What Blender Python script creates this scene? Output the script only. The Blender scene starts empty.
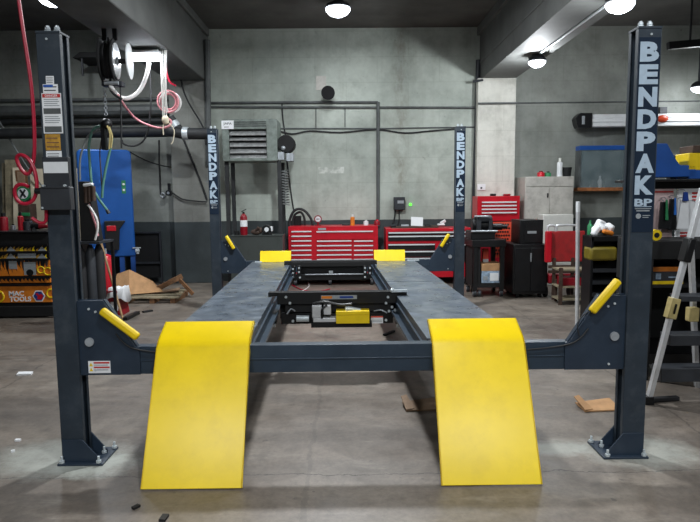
import bpy, bmesh, math, random
from mathutils import Vector, Matrix, Euler
random.seed(7)
S = bpy.context.scene
COL = S.collection
PI = math.pi

# ------------------------------------------------------------------ camera model (also used to survey the room)
CP = (-.0327, -3.1606, 1.4414); YAW, PITCH, ROLL, FPX = .0066, -.1069, .0096, 597.8
def cam_axes():
    cy, sy = math.cos(YAW), math.sin(YAW)
    F = Vector((sy*math.cos(PITCH), cy*math.cos(PITCH), math.sin(PITCH)))
    R = Vector((cy, -sy, 0)); D = F.cross(R)
    c, s = math.cos(ROLL), math.sin(ROLL)
    return c*R+s*D, -s*R+c*D, F
CR, CD, CF = cam_axes(); CPV = Vector(CP)
def ray(u, v): return CR*((u-350)/FPX)+CD*((v-261)/FPX)+CF
def at(u, v, Y):
    d = ray(u, v); return CPV+d*((Y-CP[1])/d.y)
def gz(u, v, z=0.0):
    d = ray(u, v); return CPV+d*((z-CP[2])/d.z)
def pr(u0, v0, u1, v1, Y):
    "survey a rectangle standing in the plane y = Y: x0, x1, z0, z1"
    a, b = at(u0, (v0+v1)/2, Y), at(u1, (v0+v1)/2, Y)
    t, o = at((u0+u1)/2, v0, Y), at((u0+u1)/2, v1, Y)
    return a.x, b.x, o.z, t.z

# ------------------------------------------------------------------ materials
def lin(c):
    f = lambda x: (x/12.92 if x <= .04045 else ((x+.055)/1.055)**2.4)
    return tuple(f(x/255) for x in c)+(1,)
MATS = {}
def newmat(name):
    m = bpy.data.materials.new(name); m.use_nodes = True
    nt = m.node_tree; b = nt.nodes['Principled BSDF']; MATS[name] = m
    return m, nt, b
def N(nt, t, **k):
    n = nt.nodes.new(t)
    for a, v in k.items(): setattr(n, a, v)
    return n
def coords(nt):
    return N(nt, 'ShaderNodeTexCoord').outputs['Object']
def noise(nt, co, scale, detail=5, rough=.6, stretch=None):
    n = N(nt, 'ShaderNodeTexNoise'); n.inputs['Scale'].default_value = scale
    n.inputs['Detail'].default_value = detail; n.inputs['Roughness'].default_value = rough
    if stretch:
        mp = N(nt, 'ShaderNodeMapping'); mp.inputs['Scale'].default_value = stretch
        nt.links.new(co, mp.inputs['Vector']); co = mp.outputs['Vector']
    nt.links.new(co, n.inputs['Vector']); return n.outputs['Fac']
def ramp(nt, fac, stops):
    r = N(nt, 'ShaderNodeValToRGB'); cr = r.color_ramp
    while len(cr.elements) < len(stops): cr.elements.new(.5)
    for e, (p, c) in zip(cr.elements, stops): e.position = p; e.color = c
    nt.links.new(fac, r.inputs['Fac']); return r.outputs['Color']
def mixc(nt, fac, a, b, mode='MIX'):
    n = N(nt, 'ShaderNodeMix', data_type='RGBA', blend_type=mode)
    for s, v in ((n.inputs[0], fac), (n.inputs[6], a), (n.inputs[7], b)):
        if isinstance(v, (int, float)): s.default_value = v
        elif isinstance(v, tuple): s.default_value = v
        else: nt.links.new(v, s)
    return n.outputs[2]
def math_(nt, op, a, b=0.0, clamp=False):
    n = N(nt, 'ShaderNodeMath', operation=op, use_clamp=clamp)
    for s, v in ((n.inputs[0], a), (n.inputs[1], b)):
        if isinstance(v, (int, float)): s.default_value = v
        else: nt.links.new(v, s)
    return n.outputs[0]
def bump(nt, b, h, strength=.2, dist=.01):
    n = N(nt, 'ShaderNodeBump'); n.inputs['Strength'].default_value = strength; n.inputs['Distance'].default_value = dist
    nt.links.new(h, n.inputs['Height']); nt.links.new(n.outputs['Normal'], b.inputs['Normal'])
def mat(name, col, rough=.5, metal=0., var=.12, scale=9., emit=0., bmp=0., dirt=None):
    m, nt, b = newmat(name)
    c = lin(col)
    co = coords(nt)
    f = noise(nt, co, scale)
    lo = tuple(max(0, x*(1-2*var)) for x in c[:3])+(1,); hi = tuple(min(1, x*(1+var)) for x in c[:3])+(1,)
    out = ramp(nt, f, [(.3, lo), (.7, hi)])
    if dirt:
        g = noise(nt, co, dirt[1], 6, .7)
        k = ramp(nt, g, [(.48, (0, 0, 0, 1)), (.68, (1, 1, 1, 1))])
        out = mixc(nt, math_(nt, 'MULTIPLY', k, dirt[2]), out, lin(dirt[0]))
    nt.links.new(out, b.inputs['Base Color'])
    b.inputs['Roughness'].default_value = rough; b.inputs['Metallic'].default_value = metal
    if emit:
        b.inputs['Emission Color'].default_value = lin(col); b.inputs['Emission Strength'].default_value = emit
    if bmp: bump(nt, b, noise(nt, co, scale*6, 3), bmp, .003)
    return m

mat('post_paint', (46, 56, 66), .4, .05, .12, 5, dirt=((92, 98, 104), 7, .3))
mat('plate_paint', (40, 53, 68), .38, .05, .08, 6, dirt=((70, 80, 92), 9, .2))
mat('bar_paint', (46, 60, 74), .36, .08, .08, 4, dirt=((74, 86, 98), 5, .25))
mat('sign_paint', (30, 42, 58), .25, .0, .05, 4)
mat('letter', (172, 190, 206), .4, 0, .05, 30)
mat('ramp_yellow', (250, 216, 4), .36, 0, .05, 2.5, bmp=.1, dirt=((205, 170, 20), 6, .22))
mat('yellow', (240, 205, 20), .42, 0, .06, 8)
mat('olive_yellow', (120, 106, 26), .5, 0, .15, 8)
mat('black', (15, 16, 19), .42, .05, .2, 8)
mat('black_matte', (12, 13, 15), .75, 0, .25, 10)
mat('rubber', (24, 24, 27), .7, 0, .2, 12)
mat('charcoal', (52, 55, 60), .5, .2, .15, 8)
mat('steel', (178, 184, 190), .35, .4, .15, 14)
mat('zinc', (205, 214, 218), .3, .3, .1, 30)
mat('aluminium', (214, 216, 218), .35, .3, .1, 10)
mat('white', (225, 228, 230), .5, 0, .04, 10)
mat('white_hose', (226, 224, 222), .45, 0, .05, 10)
mat('pink_hose', (226, 150, 158), .45, 0, .1, 60)
mat('red', (196, 22, 40), .32, .05, .08, 5)
mat('red_dark', (140, 16, 32), .35, .05, .1, 5)
mat('red_hose', (172, 22, 52), .35, 0, .08, 20)
mat('red_worn', (170, 38, 40), .5, 0, .1, 6, dirt=((90, 40, 40), 10, .5))
mat('orange_red', (232, 84, 58), .5, 0, .08, 10)
mat('orange', (226, 130, 36), .45, 0, .1, 12)
mat('gold', (196, 148, 52), .5, 0, .25, 40)
mat('blue_tank', (22, 88, 168), .38, .05, .1, 3, dirt=((18, 60, 120), 3, .4))
mat('blue', (30, 82, 160), .4, 0, .1, 4)
mat('blue_bright', (40, 110, 200), .45, 0, .1, 8)
mat('green', (40, 130, 80), .5, 0, .1, 10)
mat('green_hose', (92, 142, 128), .45, 0, .1, 10)
mat('hose_grey', (120, 124, 124), .5, 0, .1, 10)
mat('cable', (34, 35, 37), .6, 0, .1, 10)
mat('pipe_grey', (92, 96, 96), .55, .1, .2, 6)
mat('duct_dark', (44, 46, 48), .6, .1, .2, 6)
mat('heater_grey', (126, 136, 130), .5, .15, .18, 10, dirt=((80, 86, 82), 14, .6))
mat('louvre', (176, 178, 178), .45, .3, .2, 14, dirt=((90, 90, 88), 10, .5))
mat('sheet_metal', (84, 90, 88), .45, .5, .15, 5, dirt=((52, 54, 52), 5, .5))
mat('cabinet_grey', (190, 187, 180), .5, .1, .08, 5, dirt=((120, 114, 106), 6, .45))
mat('cabinet_light', (214, 214, 208), .5, .05, .06, 8)
mat('beige', (228, 216, 190), .6, 0, .08, 6)
mat('wood_grey', (146, 136, 112), .7, 0, .25, 9)
mat('wood', (128, 92, 62), .65, 0, .25, 14)
mat('wood_orange', (166, 104, 60), .6, 0, .2, 14)
mat('stick_wood', (176, 142, 104), .6, 0, .12, 20)
mat('cardboard', (182, 140, 98), .8, 0, .12, 10)
mat('cardboard_dull', (150, 124, 100), .8, 0, .12, 10)
mat('paper', (236, 238, 240), .7, 0, .03, 10)
mat('carton_blue', (150, 170, 190), .6, 0, .3, 22)
mat('tan_plastic', (196, 178, 120), .5, 0, .1, 20)
mat('brown', (74, 56, 46), .7, 0, .25, 14)
mat('label_grey', (150, 156, 160), .5, 0, .1, 60)
mat('ink', (52, 56, 60), .6, 0, .1, 20)
mat('danger_red', (196, 44, 40), .5, 0, .05, 20)
mat('label_blue', (40, 92, 180), .5, 0, .05, 20)
mat('logo_blue', (28, 62, 140), .4, 0, .05, 20)
mat('pink_sheet', (205, 180, 178), .6, 0, .1, 20)
mat('amber', (196, 70, 40), .3, 0, .1, 20)
mat('chrome', (226, 228, 230), .3, .1, .04, 20)
mat('led_green', (90, 255, 60), .4, 0, 0, 5, emit=2.0)
mat('lamp_glow', (238, 246, 255), .4, 0, 0, 5, emit=14.0)
mat('tube_glow', (238, 246, 255), .4, 0, 0, 5, emit=14.0)

def deck_material():
    m, nt, b = newmat('deck')
    co = coords(nt)
    base = ramp(nt, noise(nt, co, 3, 6, .6), [(.3, lin((80, 90, 103))), (.7, lin((104, 114, 126)))])
    dust = ramp(nt, noise(nt, co, 5.5, 7, .7), [(.46, (0, 0, 0, 1)), (.66, (1, 1, 1, 1))])
    out = mixc(nt, math_(nt, 'MULTIPLY', dust, .5), base, lin((140, 146, 148)))
    nt.links.new(out, b.inputs['Base Color'])
    r = ramp(nt, noise(nt, co, 8, 5, .6), [(.3, (.22,)*3+(1,)), (.7, (.5,)*3+(1,))])
    nt.links.new(r, b.inputs['Roughness']); b.inputs['Metallic'].default_value = .45
deck_material()

def floor_material():
    m, nt, b = newmat('floor_concrete')
    co = coords(nt)
    base = ramp(nt, noise(nt, co, 1.1, 8, .62), [(.28, lin((88, 80, 73))), (.5, lin((122, 112, 102))), (.74, lin((150, 140, 128)))])
    streak = ramp(nt, noise(nt, co, 1.6, 6, .65, (.35, 2.2, 1)), [(.38, (0, 0, 0, 1)), (.72, (1, 1, 1, 1))])
    out = mixc(nt, math_(nt, 'MULTIPLY', streak, .5), base, lin((84, 82, 80)))
    fine = ramp(nt, noise(nt, co, 38, 5, .7), [(.35, (.78, .78, .78, 1)), (.65, (1.1, 1.1, 1.1, 1))])
    out = mixc(nt, .7, out, fine, 'MULTIPLY')
    stain = ramp(nt, noise(nt, co, 2.3, 4, .5), [(.54, (0, 0, 0, 1)), (.68, (1, 1, 1, 1))])
    out = mixc(nt, math_(nt, 'MULTIPLY', stain, .5), out, lin((70, 64, 60)))
    pale = ramp(nt, noise(nt, co, 3.7, 7, .7, (.5, 1.6, 1)), [(.56, (0, 0, 0, 1)), (.76, (1, 1, 1, 1))])
    out = mixc(nt, math_(nt, 'MULTIPLY', pale, .45), out, lin((172, 164, 152)))
    specks = ramp(nt, noise(nt, co, 16, 3, .5), [(.70, (0, 0, 0, 1)), (.73, (1, 1, 1, 1))])
    out = mixc(nt, math_(nt, 'MULTIPLY', specks, .6), out, lin((66, 64, 62)))
    sp = N(nt, 'ShaderNodeSeparateXYZ'); nt.links.new(co, sp.inputs[0])
    wob = math_(nt, 'MULTIPLY', math_(nt, 'SUBTRACT', noise(nt, co, 2.2, 6, .7), .5), .16)
    for ax_, pos, wd, k in ((1, -.17, .004, .75), (1, 2.3, .008, .6), (0, -.24, .012, .22), (0, 2.1, .006, .5), (0, -2.7, .006, .5)):
        dd = math_(nt, 'ABSOLUTE', math_(nt, 'SUBTRACT', math_(nt, 'ADD', sp.outputs[ax_], wob), pos))
        out = mixc(nt, math_(nt, 'MULTIPLY', math_(nt, 'LESS_THAN', dd, wd), k), out, lin((52, 48, 46)))
    # drilling dust left around the two front column feet
    for (px, py, sx, sy, k) in ((-1.66, .08, .36, .24, .5), (1.62, .06, .30, .2, .45), (1.18, .12, .22, .1, .45), (-1.42, -.03, .24, .14, .5)):
        mp = N(nt, 'ShaderNodeMapping'); mp.inputs['Location'].default_value = (-px/sx, -py/sy, 0); mp.inputs['Scale'].default_value = (1/sx, 1/sy, 0)
        nt.links.new(co, mp.inputs['Vector'])
        ln = N(nt, 'ShaderNodeVectorMath', operation='LENGTH'); nt.links.new(mp.outputs['Vector'], ln.inputs[0])
        d = math_(nt, 'MULTIPLY', math_(nt, 'ADD', ln.outputs['Value'], math_(nt, 'MULTIPLY', noise(nt, co, 9, 9, .8), 1.5)), .42)
        f = ramp(nt, d, [(.56, (1, 1, 1, 1)), (.86, (0, 0, 0, 1))])
        out = mixc(nt, math_(nt, 'MULTIPLY', f, k), out, lin((186, 192, 184)))
    out = mixc(nt, .8, out, ramp(nt, noise(nt, co, 11, 8, .75), [(.34, (.72, .71, .70, 1)), (.5, (1, 1, 1, 1)), (.68, (1.12, 1.12, 1.12, 1))]), 'MULTIPLY')
    nt.links.new(out, b.inputs['Base Color'])
    r = ramp(nt, noise(nt, co, 2.2, 6, .65), [(.3, (.3,)*3+(1,)), (.7, (.6,)*3+(1,))])
    nt.links.new(r, b.inputs['Roughness'])
    bump(nt, b, noise(nt, co, 30, 5), .08, .004)
floor_material()

def wall_material(name, light, dark, dado=True, zones=True):
    m, nt, b = newmat(name)
    co = coords(nt)
    base = ramp(nt, noise(nt, co, .9, 7, .62), [(.3, lin(dark)), (.7, lin(light))])
    streak = ramp(nt, noise(nt, co, 1.5, 6, .7, (2.0, 2.0, .18)), [(.5, (0, 0, 0, 1)), (.78, (1, 1, 1, 1))])
    out = mixc(nt, math_(nt, 'MULTIPLY', streak, .3), base, lin((112, 104, 92)))
    sep = N(nt, 'ShaderNodeSeparateXYZ'); nt.links.new(co, sep.inputs[0])
    cmb = N(nt, 'ShaderNodeCombineXYZ'); nt.links.new(sep.outputs[0], cmb.inputs[0]); nt.links.new(sep.outputs[2], cmb.inputs[1])
    br = N(nt, 'ShaderNodeTexBrick'); nt.links.new(cmb.outputs[0], br.inputs['Vector'])
    br.inputs['Scale'].default_value = 1; br.inputs['Brick Width'].default_value = 1.05; br.inputs['Row Height'].default_value = .42
    br.inputs['Mortar Size'].default_value = .008; br.inputs['Mortar Smooth'].default_value = .6
    br.inputs['Color1'].default_value = (1, 1, 1, 1); br.inputs['Color2'].default_value = (.93, .93, .93, 1); br.inputs['Mortar'].default_value = (.72, .72, .7, 1)
    out = mixc(nt, .42, out, br.outputs['Color'], 'MULTIPLY')
    blot = ramp(nt, noise(nt, co, 2.4, 8, .72), [(.36, (.80, .80, .79, 1)), (.5, (1, 1, 1, 1)), (.66, (1.12, 1.12, 1.12, 1))])
    out = mixc(nt, .9, out, blot, 'MULTIPLY')
    sx_ = math_(nt, 'SUBTRACT', 1.0, math_(nt, 'MULTIPLY', math_(nt, 'ABSOLUTE', math_(nt, 'SUBTRACT', sep.outputs[0], .92)), 5.0), True)
    rust = math_(nt, 'MULTIPLY', math_(nt, 'MULTIPLY', sx_, ramp(nt, noise(nt, co, 6, 6, .7, (1, 1, .5)), [(.4, (0, 0, 0, 1)), (.62, (1, 1, 1, 1))])), .5)
    out = mixc(nt, rust, out, lin((104, 92, 72)))
    wx = math_(nt, 'LESS_THAN', math_(nt, 'ABSOLUTE', math_(nt, 'SUBTRACT', sep.outputs[0], -.27)), .22); wz_ = math_(nt, 'LESS_THAN', math_(nt, 'ABSOLUTE', math_(nt, 'SUBTRACT', sep.outputs[2], 1.90)), .055)
    pw = math_(nt, 'MULTIPLY', math_(nt, 'MULTIPLY', wx, wz_), ramp(nt, noise(nt, co, 12, 4, .6), [(.4, (0, 0, 0, 1)), (.6, (1, 1, 1, 1))]))
    out = mixc(nt, math_(nt, 'MULTIPLY', pw, .6), out, lin((226, 230, 224)))
    marks = ramp(nt, noise(nt, co, 7, 5, .7), [(.66, (0, 0, 0, 1)), (.72, (1, 1, 1, 1))])
    out = mixc(nt, math_(nt, 'MULTIPLY', marks, .35), out, lin((84, 84, 78)))
    if dado:
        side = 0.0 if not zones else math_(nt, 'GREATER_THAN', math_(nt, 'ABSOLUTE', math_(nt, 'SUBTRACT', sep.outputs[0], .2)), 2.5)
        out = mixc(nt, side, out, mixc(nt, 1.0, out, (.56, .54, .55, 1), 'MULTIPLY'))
        z = math_(nt, 'ADD', sep.outputs[2], math_(nt, 'MULTIPLY', noise(nt, co, 3, 3), .02))
        k = math_(nt, 'LESS_THAN', z, 1.055)
        dd = ramp(nt, noise(nt, co, 2.5, 5, .6), [(.3, lin((48, 55, 57))), (.7, lin((66, 74, 76)))])
        out = mixc(nt, k, out, dd)
    nt.links.new(out, b.inputs['Base Color']); b.inputs['Roughness'].default_value = .6
    bump(nt, b, br.outputs['Fac'], -.25, .01)
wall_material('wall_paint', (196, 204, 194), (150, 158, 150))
wall_material('column_paint', (226, 225, 216), (192, 191, 182), False)
wall_material('pilaster_paint', (148, 150, 144), (116, 118, 114), True, False)
mat('ceiling_concrete', (92, 91, 88), .8, 0, .2, 1.5, bmp=.1)
mat('beam_concrete', (98, 100, 98), .7, 0, .14, 2.2, bmp=.1, dirt=((90, 92, 92), 1.4, .5))

# ------------------------------------------------------------------ mesh builder
class MB:
    def __init__(s, m=None):
        s.bm = bmesh.new(); s.mats = []; s.i = 0
        if m: s.m(m)
    def m(s, k):
        if k not in s.mats: s.mats.append(k)
        s.i = s.mats.index(k); return s
    def raw(s, vs, fs):
        v = [s.bm.verts.new(p) for p in vs]
        for f in fs:
            try: F = s.bm.faces.new([v[i] for i in f]); F.material_index = s.i
            except ValueError: pass
        return s
    def box(s, x0, x1, y0, y1, z0, z1):
        return s.obox(((x0+x1)/2, (y0+y1)/2, (z0+z1)/2), (abs(x1-x0), abs(y1-y0), abs(z1-z0)))
    def obox(s, c, size, R=None):
        R = R or Matrix.Identity(3); h = Vector(size)/2; c = Vector(c)
        vs = [c+R @ Vector((sx*h.x, sy*h.y, sz*h.z)) for sx in (-1, 1) for sy in (-1, 1) for sz in (-1, 1)]
        return s.raw(vs, [(0, 1, 3, 2), (4, 6, 7, 5), (0, 4, 5, 1), (2, 3, 7, 6), (0, 2, 6, 4), (1, 5, 7, 3)])
    def pbox(s, u0, v0, u1, v1, Y, d):
        x0, x1, z0, z1 = pr(u0, v0, u1, v1, Y); return s.box(x0, x1, Y, Y+d, z0, z1)
    def bar(s, p0, p1, w, h, up=(0, 0, 1)):
        p0, p1 = Vector(p0), Vector(p1); d = p1-p0; a = d.normalized(); u = Vector(up)
        b = a.cross(u)
        if b.length < 1e-4: b = a.cross(Vector((0, 1, 0)))
        b.normalize(); c = b.cross(a)
        return s.obox((p0+p1)/2, (d.length, w, h), Matrix((a, b, c)).transposed())
    def prism(s, P, off):
        P = [Vector(p) for p in P]; o = Vector(off); n = len(P)
        return s.raw(P+[p+o for p in P], [tuple(range(n-1, -1, -1)), tuple(range(n, 2*n))]+[(i, (i+1) % n, n+(i+1) % n, n+i) for i in range(n)])
    def py(s, poly, y0, y1): return s.prism([(x, y0, z) for x, z in poly], (0, y1-y0, 0))
    def px(s, poly, x0, x1): return s.prism([(x0, y, z) for y, z in poly], (x1-x0, 0, 0))
    def pz(s, poly, z0, z1): return s.prism([(x, y, z0) for x, y in poly], (0, 0, z1-z0))
    def cyl(s, p0, p1, r, r1=None, n=16):
        p0, p1 = Vector(p0), Vector(p1); r1 = r if r1 is None else r1
        a = (p1-p0).normalized(); b = a.orthogonal().normalized(); c = a.cross(b)
        vs = [p0+(b*math.cos(t)+c*math.sin(t))*r for t in (2*PI*i/n for i in range(n))]+[p1+(b*math.cos(t)+c*math.sin(t))*r1 for t in (2*PI*i/n for i in range(n))]
        return s.raw(vs, [tuple(range(n-1, -1, -1)), tuple(range(n, 2*n))]+[(i, (i+1) % n, n+(i+1) % n, n+i) for i in range(n)])
    def lathe(s, base, prof, axis=(0, 0, 1), n=20):
        base = Vector(base); a = Vector(axis).normalized(); b = a.orthogonal().normalized(); c = a.cross(b)
        vs = []; fs = []
        for r, z in prof:
            vs += [base+a*z+(b*math.cos(2*PI*i/n)+c*math.sin(2*PI*i/n))*max(r, 1e-4) for i in range(n)]
        for k in range(len(prof)-1):
            fs += [(k*n+i, k*n+(i+1) % n, (k+1)*n+(i+1) % n, (k+1)*n+i) for i in range(n)]
        fs += [tuple(range(n-1, -1, -1)), tuple(range((len(prof)-1)*n, len(prof)*n))]
        return s.raw(vs, fs)
    def tube(s, pts, r, n=8, closed=False, smooth=4):
        P = [Vector(p) for p in pts]
        if smooth and len(P) > 2:
            Q = []; m = len(P); rng = range(m) if closed else range(m-1)
            for i in rng:
                g = (lambda k: P[k % m]) if closed else (lambda k: P[max(0, min(m-1, k))])
                p0, p1, p2, p3 = g(i-1), g(i), g(i+1), g(i+2)
                for j in range(smooth):
                    t = j/smooth
                    Q.append(.5*((2*p1)+(p2-p0)*t+(2*p0-5*p1+4*p2-p3)*t*t+(3*p1-p0-3*p2+p3)*t**3))
            if not closed: Q.append(P[-1])
            P = Q
        m = len(P); vs = []; fs = []; b = None
        for i in range(m):
            nx = P[(i+1) % m] if (closed or i < m-1) else P[i]; pv = P[i-1] if (closed or i > 0) else P[i]
            a = (nx-pv).normalized()
            b = a.orthogonal().normalized() if b is None else (b-a*b.dot(a)).normalized()
            c = a.cross(b)
            vs += [P[i]+(b*math.cos(2*PI*k/n)+c*math.sin(2*PI*k/n))*r for k in range(n)]
        for i in range(m if closed else m-1):
            j = (i+1) % m
            fs += [(i*n+k, i*n+(k+1) % n, j*n+(k+1) % n, j*n+k) for k in range(n)]
        if not closed: fs += [tuple(range(n-1, -1, -1)), tuple(range((m-1)*n, m*n))]
        return s.raw(vs, fs)
    def torus(s, c, axis, R, r, n=28, k=8):
        c = Vector(c); a = Vector(axis).normalized(); b = a.orthogonal().normalized(); d = a.cross(b)
        return s.tube([c+(b*math.cos(2*PI*i/n)+d*math.sin(2*PI*i/n))*R for i in range(n)], r, k, True, 0)
    def ball(s, c, r, n=14):
        r = Vector((r, r, r)) if isinstance(r, (int, float)) else Vector(r); c = Vector(c); h = n//2; vs = []; fs = []
        for j in range(h+1):
            t = PI*j/h
            vs += [c+Vector((r.x*max(math.sin(t), .01)*math.cos(2*PI*i/n), r.y*max(math.sin(t), .01)*math.sin(2*PI*i/n), -r.z*math.cos(t))) for i in range(n)]
        for j in range(h): fs += [(j*n+i, j*n+(i+1) % n, (j+1)*n+(i+1) % n, (j+1)*n+i) for i in range(n)]
        return s.raw(vs, fs+[tuple(range(n-1, -1, -1)), tuple(range(h*n, h*n+n))])
    def text(s, txt, x0, x1, z0, z1, y, bold=.0, th=.002):
        "raised lettering facing -y, fitted to the rectangle"
        cu = bpy.data.curves.new('t', 'FONT'); cu.body = txt; cu.size = 1; cu.offset = bold; cu.extrude = .05; cu.resolution_u = 3
        o = bpy.data.objects.new('t', cu); COL.objects.link(o)
        bpy.context.view_layer.update()
        me = bpy.data.meshes.new_from_object(o.evaluated_get(bpy.context.evaluated_depsgraph_get()))
        xs = [v.co.x for v in me.vertices]; ys = [v.co.y for v in me.vertices]
        ax, bx, ay, by = min(xs), max(xs), min(ys), max(ys)
        vs = [(x0+(v.co.x-ax)/(bx-ax)*(x1-x0), y-th*(.5+v.co.z/.1), z0+(v.co.y-ay)/(by-ay)*(z1-z0)) for v in me.vertices]
        s.raw(vs, [tuple(p.vertices) for p in me.polygons])
        bpy.data.objects.remove(o); bpy.data.curves.remove(cu); bpy.data.meshes.remove(me)
        return s
    def build(s, name, parent=None, bevel=0, struct=False):
        bmesh.ops.recalc_face_normals(s.bm, faces=s.bm.faces[:])
        root = parent
        while root is not None and root.parent is not None: root = root.parent
        off = Vector((0, 0, 0))
        if root is not None: off = Vector(root['_o'])
        elif not struct:
            xs = [v.co for v in s.bm.verts]
            off = Vector(((min(c.x for c in xs)+max(c.x for c in xs))/2, (min(c.y for c in xs)+max(c.y for c in xs))/2, min(c.z for c in xs)))
        for v in s.bm.verts: v.co -= off
        me = bpy.data.meshes.new(name); s.bm.to_mesh(me); s.bm.free()
        for k in s.mats: me.materials.append(MATS[k])
        for p in me.polygons: p.use_smooth = True
        me.set_sharp_from_angle(angle=math.radians(32))
        o = bpy.data.objects.new(name, me); COL.objects.link(o)
        if parent is not None: o.parent = parent
        elif not struct: o.location = off; o['_o'] = tuple(off)
        if bevel:
            b = o.modifiers.new('bevel', 'BEVEL'); b.width = bevel; b.segments = 2; b.limit_method = 'ANGLE'; b.angle_limit = math.radians(40)
        if struct: o['kind'] = 'structure'
        return o
def tag(o, label, cat, group=None):
    o['label'] = label; o['category'] = cat
    if group: o['group'] = group
    return o
def thing(name, label, cat, loc, group=None):
    o = bpy.data.objects.new(name, None); COL.objects.link(o); o.location = loc; o['_o'] = tuple(loc); o.empty_display_size = .1
    return tag(o, label, cat, group)
def B(m): return MB(m)

# ------------------------------------------------------------------ the room
WY = 7.2; CZ = 4.25; BZ = 3.38
B('floor_concrete').box(-8, 8, -7, WY+.2, -.1, 0).build('floor', struct=True)
B('wall_paint').box(-8.2, 8.2, WY, WY+.2, 0, CZ).build('wall_back', struct=True)
B('wall_paint').box(-8.2, -8, -7, WY, 0, CZ).build('wall_left', struct=True)
B('wall_paint').box(8, 8.2, -7, WY, 0, CZ).build('wall_right', struct=True)
B('ceiling_concrete').box(-8.2, 8.2, -7, WY+.2, CZ, CZ+.2).build('ceiling', struct=True)
lx0, lx1 = at(168, 84, 7.0).x, at(205.5, 84, 7.0).x
rx0, rx1 = at(482, 80, 7.0).x, at(516.5, 80, 7.0).x
B('beam_concrete').box(lx0, lx1, -7, WY, BZ, CZ).box(lx1, lx1+.05, -7, WY, CZ-.12, CZ).build('trim_1', struct=True, bevel=.015)
B('beam_concrete').box(rx0, rx1, -7, WY, BZ, CZ).box(rx0-.05, rx0, -7, WY, CZ-.14, CZ).box(rx0-.012, rx0, -7, WY, BZ+.26, BZ+.30).build('trim_2', struct=True, bevel=.015)
B('pilaster_paint').box(lx0, lx1, 7.0, WY, 0, BZ).build('trim_3', struct=True, bevel=.01)
B('column_paint').box(at(477, 150, 7.0).x, rx1, 7.0, WY, 0, BZ).build('trim_4', struct=True, bevel=.01)

# ------------------------------------------------------------------ four-post lift
SK = -.0307                                            # the runways stand a little askew to the front crossbar
lift = thing('four_post_lift', 'dark blue four-post car lift with grey runways and yellow ramps', 'car lift', (0, 2.2, 0))
PH = 2.286
def post(cx, cy, sgn, sign):
    "sgn +1: the channel opens towards +x"
    X = lambda a: cx+sgn*a                              # a runs from the outer web (0) inward
    poly = [(0, 0), (.122, 0), (.122, .03), (.115, .03), (.115, .007), (.007, .007), (.007, .098), (.115, .098), (.115, .08), (.122, .08), (.122, .105), (0, .105)]
    p = B('post_paint').pz([(X(a), cy+b) for a, b in poly], .012, PH).build('post', lift, .002)
    k = B('post_paint').box(X(0), X(.124), cy-.003, cy+.108, PH, PH+.010)
    k.build('top_cap', p)
    for a in (.04, .088):
        b = B('zinc').cyl((X(a), cy+.05, PH+.01), (X(a), cy+.05, PH+.048), .0085, n=10)
        b.cyl((X(a), cy+.05, PH+.014), (X(a), cy+.05, PH+.026), .017, n=6).cyl((X(a), cy+.05, PH+.03), (X(a), cy+.05, PH+.04), .014, n=6)
        b.build('cable_bolt', p)
    B('zinc').cyl((X(.055), cy-.004, PH-.03), (X(.055), cy, PH-.03), .006, n=10).build('screw', p)
    B('plate_paint').box(X(-.012), X(.235), cy-.038, cy+.19, 0, .012).build('base_plate', p, .002)
    for y0 in (cy-.009, cy+.105):
        B('plate_paint').py([(X(.006), .012), (X(.205), .012), (X(.205), .03), (X(.118), .135), (X(.006), .135)], y0, y0+.009).build('foot_gusset', p, .001)
    for a, yy in ((.01, -.026), (.21, -.026), (.222, .165), (.19, .10)):
        b = B('zinc').cyl((X(a), cy+yy, .012), (X(a), cy+yy, .05), .007, n=8).cyl((X(a), cy+yy, .014), (X(a), cy+yy, .027), .014, n=6)
        b.build('anchor_bolt', p)
    B('black').box(X(.02), X(.05), cy+.035, cy+.06, .03, PH-.03).build('lock_bar', p)
    if sign:
        x0, x1 = cx+(.122*sgn-.122 if sgn < 0 else 0), 0
        x0 = min(X(0), X(.122)); w = .122
        zt = PH-.045
        s = B('sign_paint').box(x0+.006, x0+w-.006, cy-.002, cy, zt-1.0, zt)
        s.m('letter')
        for i, ch in enumerate('BENDPAK'):
            z1 = zt-.022-i*.1135
            s.text(ch, x0+.012, x0+w-.012, z1-.1, z1, cy-.002, .055, .001)
        zb = zt-.022-7*.1135-.004
        s.box(x0+.016, x0+w-.016, cy-.003, cy-.002, zb-.047, zb-.044)
        s.text('BP', x0+.014, x0+w-.014, zb-.042, zb-.004, cy-.002, .035, .001)
        s.m('label_grey').box(x0+.018, x0+w-.018, cy-.003, cy-.002, zb-.058, zb-.054).box(x0+.026, x0+w-.026, cy-.003, cy-.002, zb-.070, zb-.064)
        s.cyl((x0+.038, cy-.003, zb-.095), (x0+.038, cy-.002, zb-.095), .014, n=16).box(x0+.06, x0+w-.022, cy-.003, cy-.002, zb-.094, zb-.09).box(x0+.06, x0+w-.03, cy-.003, cy-.002, zb-.104, zb-.1)
        o = s.build('brand_sign', p); o['label'] = 'pale block letters running down a dark strip'
    return p
RY = 4.36; DX = -.134
pl = post(-1.602, 0, 1, False); pr_ = post(1.600, 0, -1, True)
post(-1.602+DX, RY, 1, True); post(1.600+DX, RY, -1, True)

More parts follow.
